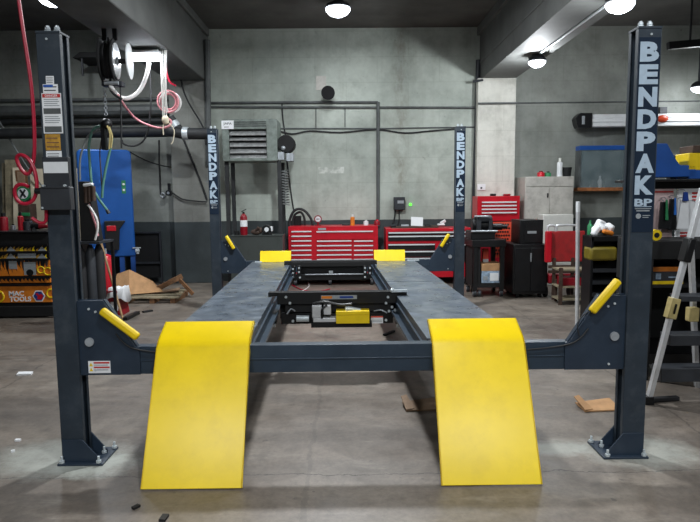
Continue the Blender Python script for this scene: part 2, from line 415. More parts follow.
# decals on the left front post
def decal(x0, x1, z0, z1, y, base='paper', name='decal', lines=0, par=pl, ink='ink', dark=()):
    d = B(base).box(x0, x1, y-.0015, y, z0, z1)
    d.m(ink); h = (z1-z0)
    for i in range(lines):
        z = z1-h*(.12+.8*(i+.5)/lines)
        w = (x1-x0)*(.08+.12*random.random())
        d.box(x0+(x1-x0)*.08, x1-w, y-.0022, y-.0015, z-h*.1/lines, z+h*.13/lines)
    return d
def dz(v): return at(50, v, 0).z
def dxp(u, v): return at(u, v, 0).x
d = decal(dxp(46, 80), dxp(54, 80), dz(84), dz(76), 0, lines=3); d.build('sticker', pl)
d = decal(dxp(43, 88), dxp(58, 88), dz(93), dz(84.2), 0, lines=2); d.m('label_blue').box(dxp(43.4, 86), dxp(53, 86), -.0026, -.0015, dz(87.2), dz(84.8)); d.build('sticker', pl)
x0, x1 = dxp(41.5, 94), dxp(61, 94); z0, z1 = dz(133.5), dz(93.2)
d = B('paper').box(x0, x1, -.0015, 0, z0, z1); d.m('danger_red').box(x0+.004, x1-.004, -.0025, -.0015, z1-.022, z1-.004)
d.m('paper').text('DANGER', x0+.018, x1-.018, z1-.019, z1-.007, -.0025, .01, .0006)
d.m('pipe_grey').box(x0+.006, x1-.006, -.0025, -.0015, dz(114), dz(108.3)).box(x0+.006, x1-.006, -.0025, -.0015, dz(132.3), dz(126.4))
d.m('label_grey')
for v in (99.5, 101.5, 103.5, 105.5, 116.5, 118.5, 120.5, 122.5): d.box(x0+.010, x1-.01-.02*random.random(), -.002, -.0015, dz(v+.5), dz(v-.3))
d.build('danger_sticker', pl)['label'] = 'white danger sticker with red heading'
decal(dxp(45.5, 142), dxp(60.5, 142), dz(150.3), dz(134.3), 0, 'gold', lines=3, ink='wood').build('sticker', pl)['label'] = 'gold coloured sticker'
decal(dxp(46.5, 158), dxp(62, 158), dz(165.5), dz(151), 0, lines=5).build('sticker', pl)
# control console on the left front post
co_ = B('charcoal').box(-1.607, -1.452, -.05, -.001, 1.388, 1.505).box(-1.595, -1.46, -.03, -.001, 1.505, 1.66).box(-1.60, -1.455, -.054, -.001, 1.499, 1.508).build('control_box', pl, .003)
B('white').box(-1.588, -1.463, -.032, -.03, 1.578, 1.635).build('label_plate', co_)
for x in (-1.585, -1.475): B('zinc').cyl((x, -.058, 1.513), (x, -.04, 1.513), .006, n=8).build('screw', co_)
B('zinc').cyl((-1.598, -.052, 1.40), (-1.598, -.05, 1.40), .006, n=8).build('screw', co_)
B('black').cyl((-1.64, -.025, 1.487), (-1.606, -.025, 1.487), .016, n=12).build('hose_fitting', co_)

def crossbar(cy, dx, front):
    z0, z1 = .49, .642
    xa, xb = -1.478+dx, 1.476+dx
    c = B('bar_paint').box(-1.2+dx, 1.2+dx, cy+.03, cy+.10, z0, z1).box(-1.2+dx, 1.2+dx, cy+.026, cy+.03, .562, .57)
    bar = c.build('crossbar', lift, .003)
    for sg, X0 in ((1, xa), (-1, xb)):
        X = lambda a: X0+sg*a
        g = B('plate_paint').py([(X(-.09), z0), (X(.32), z0), (X(.32), z1), (X(.30), z1+.002), (X(.135), .90), (X(-.02), .90), (X(-.02), .97), (X(-.09), .97)], cy+.018, cy+.03)
        g.py([(X(-.09), z0), (X(.32), z0), (X(.32), z1), (X(.30), z1+.002), (X(.135), .90), (X(-.09), .905)], cy+.055, cy+.062)
        g.bar((X(.304), cy+.045, z1+.001), (X(.137), cy+.045, .903), .006, .034, (0, 1, 0))
        e = g.build('end_plate', bar, .001)
        B('steel').cyl((X(.055), cy+.008, .675), (X(.055), cy+.018, .675), .024, n=18).build('pivot_pin', bar)
        for a, z in ((.06, .855), (.095, .84), (.08, .52)): B('zinc').cyl((X(a), cy+.012, z), (X(a), cy+.018, z), .0065, n=8).build('bolt', bar)
        if not front: continue
        pts = [(X(.20), cy+.012, .72), (X(.24), cy+.012, .67), (X(.30), cy+.012, .635), (X(.42), cy+.014, .615), (X(.55), cy+.016, .605)]
        B('cable').tube(pts, .0045).build('cable_line', bar)
    return bar
cb = crossbar(0, 0, True); cbr = crossbar(RY, DX, False)
def yhandle(p0, p1, par, sz=.042):
    h = B('yellow').bar(p0, p1, sz, sz, (0, 1, 0)).build('lock_handle', par, .012); h['label'] = 'yellow lock release handle'
    return h
yhandle((-1.345, .0, .852), (-1.155, .0, .70), cb); yhandle((1.285, .0, .812), (1.425, .0, .985), cb)
a, b_ = at(226, 236, RY), at(234, 249, RY); yhandle((a.x, RY, a.z), (b_.x, RY, b_.z), cbr)
a, b_ = at(449, 234, RY), at(441, 247, RY); yhandle((a.x, RY, a.z), (b_.x, RY, b_.z), cbr)
B('cable').tube([(1.30, -.005, .83), (1.24, -.01, .80), (1.21, -.005, .74), (1.225, .0, .68)], .003).build('release_cable', cb)
# warning sticker on the left end plate
x0, x1, z0, z1 = pr(88.5, 361, 110.5, 373, .017)
z0 = max(z0, .495)
w = B('paper').box(x0, x1, .0155, .018, z0, z1); w.m('danger_red').box(x0+.03, x1-.004, .0145, .0155, z1-.014, z1-.005).box(x0+.03, x1-.004, .0145, .0155, z1-.039, z1-.031)
w.m('label_grey')
for zz in (.020, .025, .045, .050): w.box(x0+.03, x1-.012, .0145, .0155, z1-zz-.0015, z1-zz+.0005)
w.m('yellow')
for zz in (.012, .04): w.py([(x0+.005, z1-zz-.016), (x0+.025, z1-zz-.016), (x0+.015, z1-zz+.004)], .0145, .0155)
w.build('warning_sticker', cb)['label'] = 'white sticker with yellow warning triangles'

DZ = .645
def runway(xo, xi, name='runway'):
    "xo outer edge, xi inner edge at y=0; skewed along y"
    sg = 1 if xi > xo else -1
    Y0, Y1 = .135, 4.29
    def sk(x, y, z): return (x+SK*y, y, z)
    def seg(m, xa, xb, ya, yb, za, zb):
        v = [sk(x, y, z) for x in (xa, xb) for y in (ya, yb) for z in (za, zb)]
        m.raw(v, [(0, 1, 3, 2), (4, 6, 7, 5), (0, 4, 5, 1), (2, 3, 7, 6), (0, 2, 6, 4), (1, 5, 7, 3)])
    r = B('deck')
    cuts = [Y0, 1.15, 2.42, Y1]
    for i in range(3): seg(r, xo, xi, cuts[i]+(.004 if i else 0), cuts[i+1], DZ-.006-.002*(i == 1), DZ-.002*(i == 1))
    run = r.build(name, lift)
    w = B('bar_paint')
    seg(w, xi-sg*.006, xi, Y0, Y1, .50, DZ-.008); seg(w, xi-sg*.006, xi+sg*.045, Y0, Y1, .50, .507); seg(w, xi+sg*.04, xi+sg*.046, Y0, Y1, .507, .525); seg(w, xi, xi+sg*.012, Y0, Y1, .585, .592)
    w.build('jack_rail', run)
    w = B('bar_paint'); seg(w, xo, xo+sg*.006, Y0, Y1, .50, DZ-.008); seg(w, xo, xo+sg*.04, Y0, Y1, .50, .507); w.build('side_rail', run)
    return run
runL = runway(-1.072, -.582); runR = runway(.950, .424)
def ramp_(xa, xb, par):
    prof = [(-.325, .008), (.012, .638), (.052, .675), (.20, .744)]
    t = .012; up = []; n = len(prof)
    for i, (y, z) in enumerate(prof):
        a = prof[max(0, i-1)]; c = prof[min(n-1, i+1)]; d = Vector((c[0]-a[0], c[1]-a[1])).normalized()
        up.append((y+d.y*t, z-d.x*t))
    poly = prof+up[::-1]
    skx = lambda y: SK*y*.5
    m = B('ramp_yellow').prism([(xa, y, z) for y, z in poly], (xb-xa, 0, 0))
    for x in (xa, xb-.01):
        low = [(y+.03, z-.018) for y, z in prof[1:]]
        m.prism([(x, y, z) for y, z in [prof[0]]+prof[1:]+low[::-1]], (.01, 0, 0))
    o = m.build('approach_ramp', par, .002); o['label'] = 'yellow approach ramp hanging to the floor'
    return o
ramp_(-1.066, -.560, runL); ramp_(.430, .936, runR)
for (u0, u1, par) in ((260, 291, runL), (374, 405, runR)):
    x0, x1, z0, z1 = pr(u0, 252, u1, 263, 4.24)
    m = B('ramp_yellow').prism([(x0, 4.22, DZ), (x0, 4.262, DZ+.135), (x0, 4.274, DZ+.135), (x0, 4.236, DZ)], (x1-x0, 0, 0))
    o = m.build('wheel_stop', par, .003); o['label'] = 'yellow rear wheel stop'
    a0, a1, _, _ = pr(u0-5 if u0 < 300 else u1+2, 262, u0+2 if u0 < 300 else u1+14, 264, 4.22)
    B('zinc').box(a0, a1, 4.2, 4.23, DZ, DZ+.012).build('stop_bracket', par)

# ------------------------------------------------------------------ rolling bridge jacks
def bolts(u_v, Y, r, par):
    for u, v in u_v:
        p = at(u, v, Y); B('zinc').cyl((p.x, Y-.008, p.z), (p.x, Y+.004, p.z), r, n=8).build('bolt', par)
JY = 1.62
jc = gz(338, 310, .5)
jk = thing('rolling_bridge_jack', 'black rolling bridge jack nearer the camera, with yellow cover and silver pump', 'jack', (-.14, JY, .5))
m = B('black_matte').pbox(277, 292, 398, 304, JY, .08).pbox(280, 303, 396, 318, JY+.1, .03)
x0, x1, z0, z1 = pr(268, 292, 407, 299, JY); m.box(x0, x1, JY+.01, JY+.09, max(DZ, z0), z1)
m.pbox(285, 303, 391, 312, JY+.02, .16)
m.build('crossbeam', jk, .004)
m = B('black').pbox(281, 313, 393, 323.5, JY+.03, .13).pbox(311, 322.5, 372, 327.5, JY-.05, .2); m.build('base_beam', jk, .003)
m = B('aluminium').pbox(312, 305.5, 321.5, 318, JY-.06, .08).pbox(323.5, 305.5, 331, 315, JY-.06, .08).pbox(313, 318, 338, 322.4, JY-.06, .09)
m.m('zinc').cyl(at(345, 309, JY-.03), at(361, 310, JY-.03), .03, .012, n=14); m.build('pump', jk, .006)
m = B('black'); m.tube([at(313, 304, JY-.04), at(325, 302, JY-.05), at(340, 305, JY-.05), at(352, 304, JY-.04)], .011); m.tube([at(322, 318, JY-.06), at(322, 310, JY-.07), at(327, 305, JY-.06)], .009); m.build('hose', jk)
B('zinc').cyl(at(296.5, 318.5, JY-.02), at(309, 318.5, JY-.02), .026, n=18).build('air_cylinder', jk)
m = B('yellow').pbox(336, 312, 369.5, 323.6, JY-.09, .12); x0, x1, z0, z1 = pr(336, 311.2, 369.5, 315, JY-.09); m.box(x0, x1, JY-.094, JY+.03, z0, z1); m.build('pump_cover', jk, .003)['label'] = 'yellow pump cover'
x0, x1, z0, z1 = pr(321, 295.2, 357, 299.2, JY); m = B('label_grey').box(x0, x1, JY-.002, JY, z0, z1).m('orange').box(x0+.004, x0+.09, JY-.003, JY-.002, z0+.006, z1-.006).m('logo_blue').box(x1-.14, x1-.03, JY-.003, JY-.002, z0+.008, z1-.008); m.build('name_strip', jk)
x0, x1, z0, z1 = pr(371, 316, 383, 323.2, JY+.03); m = B('paper').box(x0, x1, JY+.027, JY+.03, z0, z1).m('orange_red').box(x0, x1, JY+.026, JY+.027, z1-.012, z1).m('label_grey').box(x0+.008, x1-.008, JY+.026, JY+.027, z0+.012, z0+.016).box(x0+.008, x1-.008, JY+.026, JY+.027, z0+.024, z0+.028); m.build('warning_sticker', jk)
for uu in (273, 399):
    m = B('black').pbox(uu-3.5, 313, uu+3.5, 324, JY, .16); m.build('roller_bracket', jk, .003)
    for v in (318, 325.5):
        p = at(uu, v, JY-.01); B('zinc').cyl((p.x-.02, JY-.012, p.z), (p.x+.02, JY-.012, p.z), .014, n=10).build('roller', jk)
bolts([(286, 297), (290, 303), (388, 297), (386, 303), (293, 321), (386, 320), (392, 307), (395, 310), (389, 311)], JY, .011, jk)
m = B('zinc').bar(at(392, 291, JY), at(407, 290.5, JY), .03, .018).ball(at(392, 290.5, JY), .018); m.build('lift_pad', jk)
m = B('steel').tube([at(374, 311, JY), at(381, 310, JY-.02), at(387, 313, JY-.02)], .006).build('air_line', jk); m = B('steel').tube([at(295, 311, JY), at(291, 309, JY-.02), at(287, 314, JY-.02)], .006); m.build('air_line', jk)
m = B('tan_plastic').pbox(283.5, 301, 289, 310, JY+.19, .02); m.build('stop_block', jk)
# the further one, its plain side to the camera
JR = 3.86
jr = thing('rolling_bridge_jack', 'plain black rolling bridge jack at the far end of the runways', 'jack', (-.22, JR, .5))
m = B('black_matte').pbox(291, 262, 371, 266.5, JR, .08); x0, x1, z0, z1 = pr(284, 261, 377, 265, JR); m.box(x0, x1, JR+.01, JR+.09, max(DZ, z0), z1); m.pbox(297, 266, 366, 274, JR+.05, .1); m.build('crossbeam', jr, .003)
m = B('black').pbox(293, 274.5, 370, 280, JR, .14).m('steel').pbox(305, 274, 364, 274.8, JR-.01, .03); m.build('base_beam', jr, .002)
B('label_grey').pbox(329, 271, 333, 274, JR-.01, .02).build('label_plate', jr)
for uu in (293.5, 299, 365, 370):
    m = B('black').pbox(uu-2, 266, uu+2, 278, JR-.01, .06); m.build('roller_bracket', jr, .002)
bolts([(293, 269), (299, 268), (293, 273), (299, 272), (293, 277), (300, 277.5), (365, 268), (370, 268), (365, 272), (370, 273), (365, 277)], JR-.01, .012, jr)
tag(B('red_hose').tube([gz(292, 285, .01), gz(300, 289, .01), gz(308, 291, .01), gz(318, 291.5, .01), gz(330, 289, .01)], .01).build('air_hose'), 'thin red air hose lying on the floor between the runways', 'hose')
tag(B('white_hose').tube([gz(308, 282, .01), gz(309, 286, .01), gz(306, 289, .01), gz(302, 291, .01)], .009).build('cable'), 'short pale cable on the floor under the far jack', 'cable')

# ------------------------------------------------------------------ red tool chests against the back wall
def chest(Y, u0, u1, vt, name, label, drawers, body, dr, depth=.55, zlow=.12, vcut=None):
    x0, x1, _, zt = pr(u0, vt, u1, vt+2, Y)
    t = thing(name, label, 'tool chest', ((x0+x1)/2, Y+depth/2, 0))
    m = B(body).box(x0, x1, Y+.012, Y+depth, zlow, zt)
    m.build('body', t, .006)
    for (a, b, va, vb) in drawers:
        q0, q1, q2, q3 = pr(a, va, b, vb, Y)
        f = B(dr).box(q0, q1, Y-.006, Y+.012, q2+.006, q3).build('drawer', t, .002)
        B('chrome').box(q0+.008, q1-.008, Y-.022, Y-.006, q3-.026, q3-.006).build('pull', f)
    for x in (x0+.1, (x0+x1)/2-.06, x1-.1):
        for y in (Y+.08, Y+depth-.08):
            c = B('charcoal').cyl((x-.022, y, .05), (x+.022, y, .05), .05, n=16).m('steel').box(x-.03, x+.03, y-.03, y+.03, .09, zlow); c.build('caster', t)
    return t, x0, x1, zt
C1 = 6.5
dr1 = [(291, 312, v, v+4.6) for v in (230.5, 235.2, 239.9, 244.6, 249.3, 254.0, 258.7)]
dr1 += [(316, 373.5, 230.5, 239.5)]+[(316.5, 352, v, v+4.5) for v in (240, 244.6, 249.2, 253.8, 258.4)]+[(353.5, 373.5, v, v+4.5) for v in (240, 244.6, 249.2, 253.8, 258.4)]
t1, c1x0, c1x1, c1z = chest(C1, 288, 378, 226.2, 'tool_chest', 'wide bright red tool chest with red drawers behind the far jack', dr1, 'red', 'red')
q = pr(318, 228, 326, 230.2, C1); B('label_grey').box(q[0], q[1], C1+.006, C1+.012, q[2], q[3]).build('badge', t1)
dr2 = [(388, 471, 231.5, 235), (388, 471, 235.2, 241)]+[(388, 435, v, v+6.6) for v in (243.6, 250.6, 257.6, 264.6)]
dr2 += [(450, 470, 243.6, 262)]
t2, c2x0, c2x1, c2z = chest(C1, 386, 472, 228.2, 'tool_chest', 'red tool chest with black drawers and white pulls, in front of the wall box', dr2, 'red', 'black')

def bottle(name, u, v0, v1, Y, r, mats, label, cat, z0):
    "a can or bottle standing at pixel column u"
    p = at(u, v0, Y); h = at(u, v0, Y).z-z0
    b = B(mats[0]).lathe((p.x, Y, z0), [(r, 0), (r, h*.7), (r*.95, h*.75), (r*.45, h*.8)])
    o = thing(name, label, cat, (p.x, Y, z0))
    b.build('body', o); B(mats[1]).lathe((p.x, Y, z0), [(r*.5, h*.79), (r*.5, h), (r*.2, h*1.0)]).build('cap', o)
    return o
bottle('spray_can', 352.5, 214.5, 227, C1+.2, .035, ('orange', 'white'), 'orange spray can standing on the bright red tool chest', 'can', c1z)
bottle('bottle', 366, 220, 227, C1+.22, .04, ('white', 'cabinet_light'), 'small white bottle on the right of the bright red tool chest', 'bottle', c1z)
bottle('oil_can', 377, 219.5, 227, C1+.25, .05, ('red_dark', 'red'), 'dark red can on the right end of the bright red tool chest', 'can', c1z)
p = at(318, 219, C1+.2)
g = thing('pressure_gauge', 'round red tyre gauge standing on the bright red tool chest', 'gauge', (p.x, C1+.2, c1z))
B('red_dark').cyl((p.x, C1+.18, p.z), (p.x, C1+.23, p.z), .062, n=22).cyl((p.x, C1+.2, c1z), (p.x, C1+.2, p.z-.05), .018).box(p.x-.05, p.x+.05, C1+.16, C1+.24, c1z, c1z+.015).build('case', g)
B('white').cyl((p.x, C1+.175, p.z), (p.x, C1+.18, p.z), .045, n=20).m('ink').box(p.x-.03, p.x+.03, C1+.172, C1+.176, p.z-.006, p.z+.006).build('dial', g)
Yh = C1+.3
tag(B('cable').tube([at(289, 226.5, Yh), at(290, 219, Yh), at(294, 211, Yh), at(300, 209, Yh), at(306, 212, Yh), at(311, 219, Yh), at(313, 226.5, Yh)], .022).tube([at(292, 226, Yh+.06), at(294, 216, Yh+.06), at(300, 212, Yh+.06), at(304, 217, Yh+.06), at(305, 226.5, Yh+.06)], .02).build('hose_loop'), 'loops of thick black hose arching over the red tool chest', 'hose')
tag(B('black_matte').pbox(294, 216, 301, 226.4, Yh+.1, .1).build('battery_charger', bevel=.01), 'small black box standing inside the arch of black hose', 'charger')
tag(B('black').pbox(342, 224, 350, 226.5, C1+.2, .1).build('tool_case', bevel=.01), 'small flat black case lying beside the orange spray can', 'case')
# things on the second chest
q = pr(411, 217, 423, 226, C1+.25)
tag(B('paper').obox(((q[0]+q[1])/2, C1+.25, (q[2]+q[3])/2), (q[1]-q[0], .01, q[3]-q[2]), Euler((-.25, .06, 0)).to_matrix()).build('paper_sheet'), 'white sheet of card propped on the tool chest with black drawers', 'paper')
tag(B('paper').obox(at(443, 222, C1+.2), (.1, .03, .05), Euler((.2, -.5, .2)).to_matrix()).obox(at(441, 224.5, C1+.2), (.12, .06, .03)).build('paper_towel', bevel=.01), 'crumpled white paper beside the right rear column of the lift', 'paper')
tag(B('brown').box(c2x0+.1, c2x1-.55, C1+.05, C1+.5, c2z, c2z+.018).build('tray', bevel=.004), 'brown shallow tray on the tool chest with black drawers', 'tray')
for i, (u, vv, w, mm) in enumerate(((393, 226.2, .05, 'charcoal'), (405, 226.4, .06, 'steel'), (428, 226.2, .05, 'black'), (435, 226.4, .06, 'brown'))):
    p = at(u, vv, C1+.14); zz = c2z+(.018 if p.x < c2x1-.6 else 0)
    tag(B(mm).cyl((p.x-w, C1+.14+.02*i, zz+.02), (p.x+w, C1+.16, zz+.02), .02, n=10).build('hand_tool'), ('dark grey tool at the left end of the brown tray', 'steel tool on the brown tray left of the white card', 'black tool on the tray just right of the white card', 'brown handled tool left of the crumpled paper')[i], 'tool', 'loose tools on the tool chest')

# ------------------------------------------------------------------ wall boxes, camera, conduits
q = pr(394, 197, 405, 210, 7.08)
wb = thing('wall_charger', 'dark grey wall box with small screen above the tool chest with black drawers', 'wall box', ((q[0]+q[1])/2, 7.08, q[2]))
B('charcoal').box(q[0], q[1], 7.08, WY, q[2], q[3]).build('case', wb, .01)
B('label_grey').box(q[0]+.06, q[1]-.02, 7.075, 7.08, q[3]-.11, q[3]-.06).build('screen', wb)
m = B('cable').tube([at(395, 210, 7.15), at(394.5, 218, 7.16), at(392, 226, 7.16)], .012).tube([at(399, 210, 7.15), at(399, 220, 7.16), at(397, 227, 7.16)], .01); m.build('power_cord', wb)
p = at(410.5, 204.5, 7.17); tag(B('led_green').cyl((p.x, 7.17, p.z), (p.x, WY+.01, p.z), .022, n=12).build('indicator_light'), 'tiny green light on the wall beside the dark wall box', 'light')
p = at(329, 91, 7.0)
cm = thing('wall_speaker', 'black round horn high on the wall above the conduit', 'speaker', (p.x, 7.0, p.z-.08))
B('black_matte').lathe((p.x, 7.1, p.z), [(.05, 0), (.06, .06), (.10, .12), (.115, .16)], (-.1, -1, -.25)).build('horn', cm)
B('steel').box(p.x-.03, p.x+.03, 7.08, WY, p.z-.03, p.z+.05).m('white').ball((p.x-.02, 6.99, p.z+.03), .022).build('bracket', cm)
tag(B('cabinet_grey').pbox(316, 76, 326, 90, 7.19, .015).build('wall_plate'), 'grey patch plate on the wall behind the black horn', 'plate')
def pipe(pts, Y, r, mt, name, label, cat, smooth=0):
    Y = WY-r*.9 if Y >= 7.1 else 7.0-r*.9 if Y >= 6.96 else Y
    return tag(B(mt).tube([at(u, v, Y) for u, v in pts], r, 10, False, smooth).build(name), label, cat)
pipe([(210, 103), (300, 102.3), (378, 102.3)], 7.16, .022, 'pipe_grey', 'conduit', 'upper horizontal conduit on the back wall ending at the drop pipe', 'pipe')
pipe([(210, 107), (300, 107.3), (478, 107.6)], 7.17, .02, 'pipe_grey', 'conduit', 'lower of the two close horizontal conduits, reaching the right column', 'pipe')
pipe([(378, 102), (378, 226)], 7.15, .03, 'pipe_grey', 'drop_pipe', 'grey vertical pipe dropping down the back wall between the tool chests', 'pipe')
pipe([(478.5, 60), (476.5, 140), (473, 240)], 7.12, .045, 'charcoal', 'drain_pipe', 'dark vertical pipe along the left edge of the right column', 'pipe')
pipe([(207, 40), (208, 118), (209, 165)], 7.0, .05, 'pipe_grey', 'drain_pipe', 'grey vertical pipe above the left rear lift column', 'pipe')
pipe([(276, 130), (292, 134), (310, 131), (340, 132.5), (376, 129.5), (405, 133), (430, 131), (456, 129)], 7.16, .014, 'cable', 'wall_cable', 'sagging dark cable strung along the back wall at lift column height', 'cable', 4)
pipe([(276, 128.5), (380, 128.5), (478, 127)], 7.18, .012, 'pipe_grey', 'wall_cable', 'straight thin line across the back wall just above the sagging cable', 'cable')
pipe([(282, 103), (283, 120), (286, 138)], 7.15, .012, 'cable', 'wall_cable', 'thin cable dropping from the conduits to the heater motor', 'cable', 3)
pipe([(287, 160), (290, 185), (292, 200), (294, 212)], 7.15, .012, 'cable', 'wall_cable', 'thin cable dropping from the heater motor to the black hose', 'cable', 3)
pipe([(478, 103.5), (519, 103)], 6.97, .018, 'pipe_grey', 'conduit', 'short conduit crossing the face of the right column', 'pipe')
pipe([(519, 103), (700, 101)], 7.17, .012, 'pipe_grey', 'conduit', 'thin conduit along the wall right of the right column', 'pipe')
pipe([(483, 80), (473, 81.5)], 7.0, .02, 'charcoal', 'pipe_stub', 'short stub at the top of the right column', 'pipe')
for u, v0, v1, lb in ((316, 108, 128, 'left'), (345, 108, 127, 'right')):
    pipe([(u, v0), (u, v1)], 7.18, .008, 'pipe_grey', 'wall_cable', 'thin vertical wire between the conduits and the cable, the %s one' % lb, 'cable')
q = pr(477.5, 184, 485.5, 190, 6.985); tag(B('paper').box(q[0], q[1], 6.985, 7.004, q[2], q[3]).m('ink').box(q[0]+.05, q[0]+.08, 6.98, 6.985, q[2]+.02, q[2]+.05).build('notice'), 'small white notice on the right concrete column', 'notice')

# ------------------------------------------------------------------ unit heater on its stand
HY = 6.3
q = pr(222, 119, 277, 161, HY)
zt_box = at(255, 236, HY).z
hs = thing('unit_heater', 'grey unit heater with wide louvres on tall dark legs', 'heater', ((q[0]+q[1])/2, HY+.3, 0))
m = B('heater_grey')
hx0, hx1, hz0, hz1 = q
l0, l1, lz0, lz1 = pr(229, 129, 266.5, 158, HY)
m.box(hx0, l0, HY, HY+.6, hz0, hz1).box(l1, hx1, HY, HY+.6, hz0, hz1).box(l0, l1, HY, HY+.6, lz1, hz1).box(l0, l1, HY, HY+.6, hz0, lz0).box(l0, l1, HY+.3, HY+.6, lz0, lz1)
hcase = m.build('case', hs, .006)
m = B('black_matte').box(l0, l1, HY+.28, HY+.3, lz0, lz1)
for v in (122, 124, 126): 
    a = pr(234, v-.4, 266, v+.4, HY); m.box(a[0], a[1], HY-.003, HY, a[2], a[3])
m.build('grille', hcase)
for i, v in enumerate((131, 137, 142.5, 149, 154.5)):
    a = pr(229, v, 266.5, v+1, HY)
    B('louvre').obox(((l0+l1)/2, HY+.05, a[2]-.01), (l1-l0-.01, .11, .012), Euler((.75 if i not in (1, ) else .5, 0, 0)).to_matrix()).build('louvre', hs)
for u in (226.5, 232.5, 279, 282.5):
    yy = HY+.1 if u in (226.5, 279) else HY+.5
    a = at(u, 165, yy); B('duct_dark').box(a.x-.03, a.x+.03, yy, yy+.05, 0, hz0).build('leg', hs)
a = pr(277.5, 139, 294.5, 161, HY+.1)
mo = B('black_matte').cyl((((a[0]+a[1])/2), HY+.1, a[2]+.27), (((a[0]+a[1])/2), HY+.35, a[2]+.27), .14, n=18).build('fan_motor', hs, .01)
m = B('steel').ball((a[0]+.09, HY+.1, a[3]-.14), .035).box(a[0], a[0]+.1, HY+.08, HY+.3, a[2]+.02, a[2]+.14).box(a[0]+.14, a[1]-.02, HY+.08, HY+.3, a[2], a[2]+.12).build('motor_bracket', mo)
sp = []
for i in range(110):
    v = 170+35*i/109; c = at(284.5+1.5*i/109, v, HY+.2); sp.append((c.x+.055*math.cos(i*.75), HY+.2+.055*math.sin(i*.75), c.z))
B('hose_grey').tube(sp, .008, 6, False, 2).build('coiled_cord', hs)
q = pr(221.5, 120.5, 233.5, 129, HY-.012)
m = B('paper').box(q[0], q[1], HY-.012, HY-.002, q[2], q[3]).m('ink')
w = q[1]-q[0]; m.text('JAPA', q[0]+w*.15, q[1]-w*.15, q[2]+.055, q[2]+.10, HY-.012, .01, .001); m.box(q[0]+w*.2, q[0]+w*.6, HY-.013, HY-.012, q[2]+.025, q[2]+.035)
m.build('sign', hcase)['label'] = 'white sign at the heater corner'
# sheet metal bench in front
bx0, bx1, _, bzt = pr(230, 236.2, 282.5, 240, 6.0)
sb = thing('metal_bench', 'grey sheet metal bench under the heater', 'bench', ((bx0+bx1)/2, 6.2, 0))
B('sheet_metal').box(bx0, bx1, 6.0, 6.02, .02, bzt).box(bx0, bx0+.02, 6.02, 6.35, .02, bzt).box(bx1-.02, bx1, 6.02, 6.35, .02, bzt).build('body', sb, .004)
B('sheet_metal').box(bx0-.01, bx1+.01, 5.99, 6.36, bzt, bzt+.012).build('top', sb)
p = at(244, 233, 6.15); z0 = bzt+.012
fe = thing('fire_extinguisher', 'red fire extinguisher standing on the sheet metal bench', 'fire extinguisher', (p.x, 6.15, z0))
B('red_dark').lathe((p.x, 6.15, z0), [(.052, 0), (.056, .02), (.056, .27), (.045, .30), (.02, .33)]).build('cylinder', fe)
B('paper').lathe((p.x, 6.15, z0+.13), [(.0568, 0), (.0568, .10)]).build('label', fe)
B('black').cyl((p.x, 6.15, z0+.32), (p.x, 6.15, z0+.36), .018).bar((p.x-.03, 6.12, z0+.36), (p.x+.05, 6.12, z0+.40), .02, .012).build('valve', fe)
p = at(256, 233, 6.12)
pt = tag(B('brown').ball((p.x, 6.12, z0+.045), (.08, .05, .045)).cyl((p.x-.02, 6.1, z0+.04), (p.x+.05, 6.06, z0+.12), .02).ball((p.x+.07, 6.12, z0+.07), (.04, .04, .05)).build('machine_part'), 'brown greasy machine part on the sheet metal bench', 'machine part')
p = at(267, 232, 6.12)
mt = thing('electric_motor', 'small black and white motor on the sheet metal bench', 'motor', (p.x, 6.12, z0))
B('black').cyl((p.x, 6.08, z0+.08), (p.x, 6.22, z0+.08), .075, n=18).box(p.x-.07, p.x+.07, 6.08, 6.2, z0, z0+.03).build('body', mt, .005)
B('white').cyl((p.x-.0, 6.07, z0+.085), (p.x, 6.08, z0+.085), .035, n=16).box(p.x+.05, p.x+.09, 6.08, 6.16, z0+.06, z0+.13).build('end_cap', mt)
p = at(237, 234, 6.2); tag(B('black_matte').cyl((p.x, 6.2, z0), (p.x, 6.2, z0+.06), .04, n=12).build('cup'), 'small black tin at the left end of the sheet metal bench', 'tin')

# ------------------------------------------------------------------ lamps
def downlight(p, size, power, col=(.93, .97, 1), omni=False):
    if omni: l = bpy.data.lights.new('lamp_light', 'POINT'); l.shadow_soft_size = size
    else: l = bpy.data.lights.new('lamp_light', 'AREA'); l.shape = 'DISK'; l.size = size*5
    l.energy = power; l.color = col
    o = bpy.data.objects.new('lamp_light', l); o.location = p; COL.objects.link(o); return o
cl = gz(338, 9, 4.1)
def ceiling_lamp(x, y, z, label, power, r=.16, top=CZ, omni=False):
    t = thing('ceiling_lamp', label, 'lamp', (x, y, z-.06), 'ceiling lamps')
    B('charcoal').lathe((x, y, z), [(r*.7, 0), (r*1.05, .01), (r*.9, .06), (r*.5, .10), (.02, .11), (.02, top-z)]).build('housing', t)
    B('lamp_glow').lathe((x, y, z), [(.01, -r*.62), (r*.4, -r*.56), (r*.75, -r*.38), (r*.95, -r*.12), (r*.97, 0)]).build('diffuser', t)
    downlight((x, y, z-r*.62-.02), .06, power, omni=omni)
    return t
ceiling_lamp(cl.x, cl.y, 4.1, 'round bright ceiling lamp in the middle bay above the back wall', 22, .18)
ceiling_lamp(-.2, 2.9, 4.1, 'ceiling lamp above the middle of the lift', 215, .18)
ceiling_lamp(.3, -1.6, 4.1, 'ceiling lamp behind the camera in the middle bay', 60, .18)
ceiling_lamp(4.2, -1.2, 4.1, 'ceiling lamp in the right bay beside the camera', 60, .18)
ceiling_lamp(-1.7, -4.6, 4.1, 'left one of the two added fill lamps far behind the camera', 120, .18); ceiling_lamp(1.7, -4.6, 4.1, 'right one of the two added fill lamps far behind the camera', 120, .18)  # unseen fill pair, added to brighten the ramps and front posts
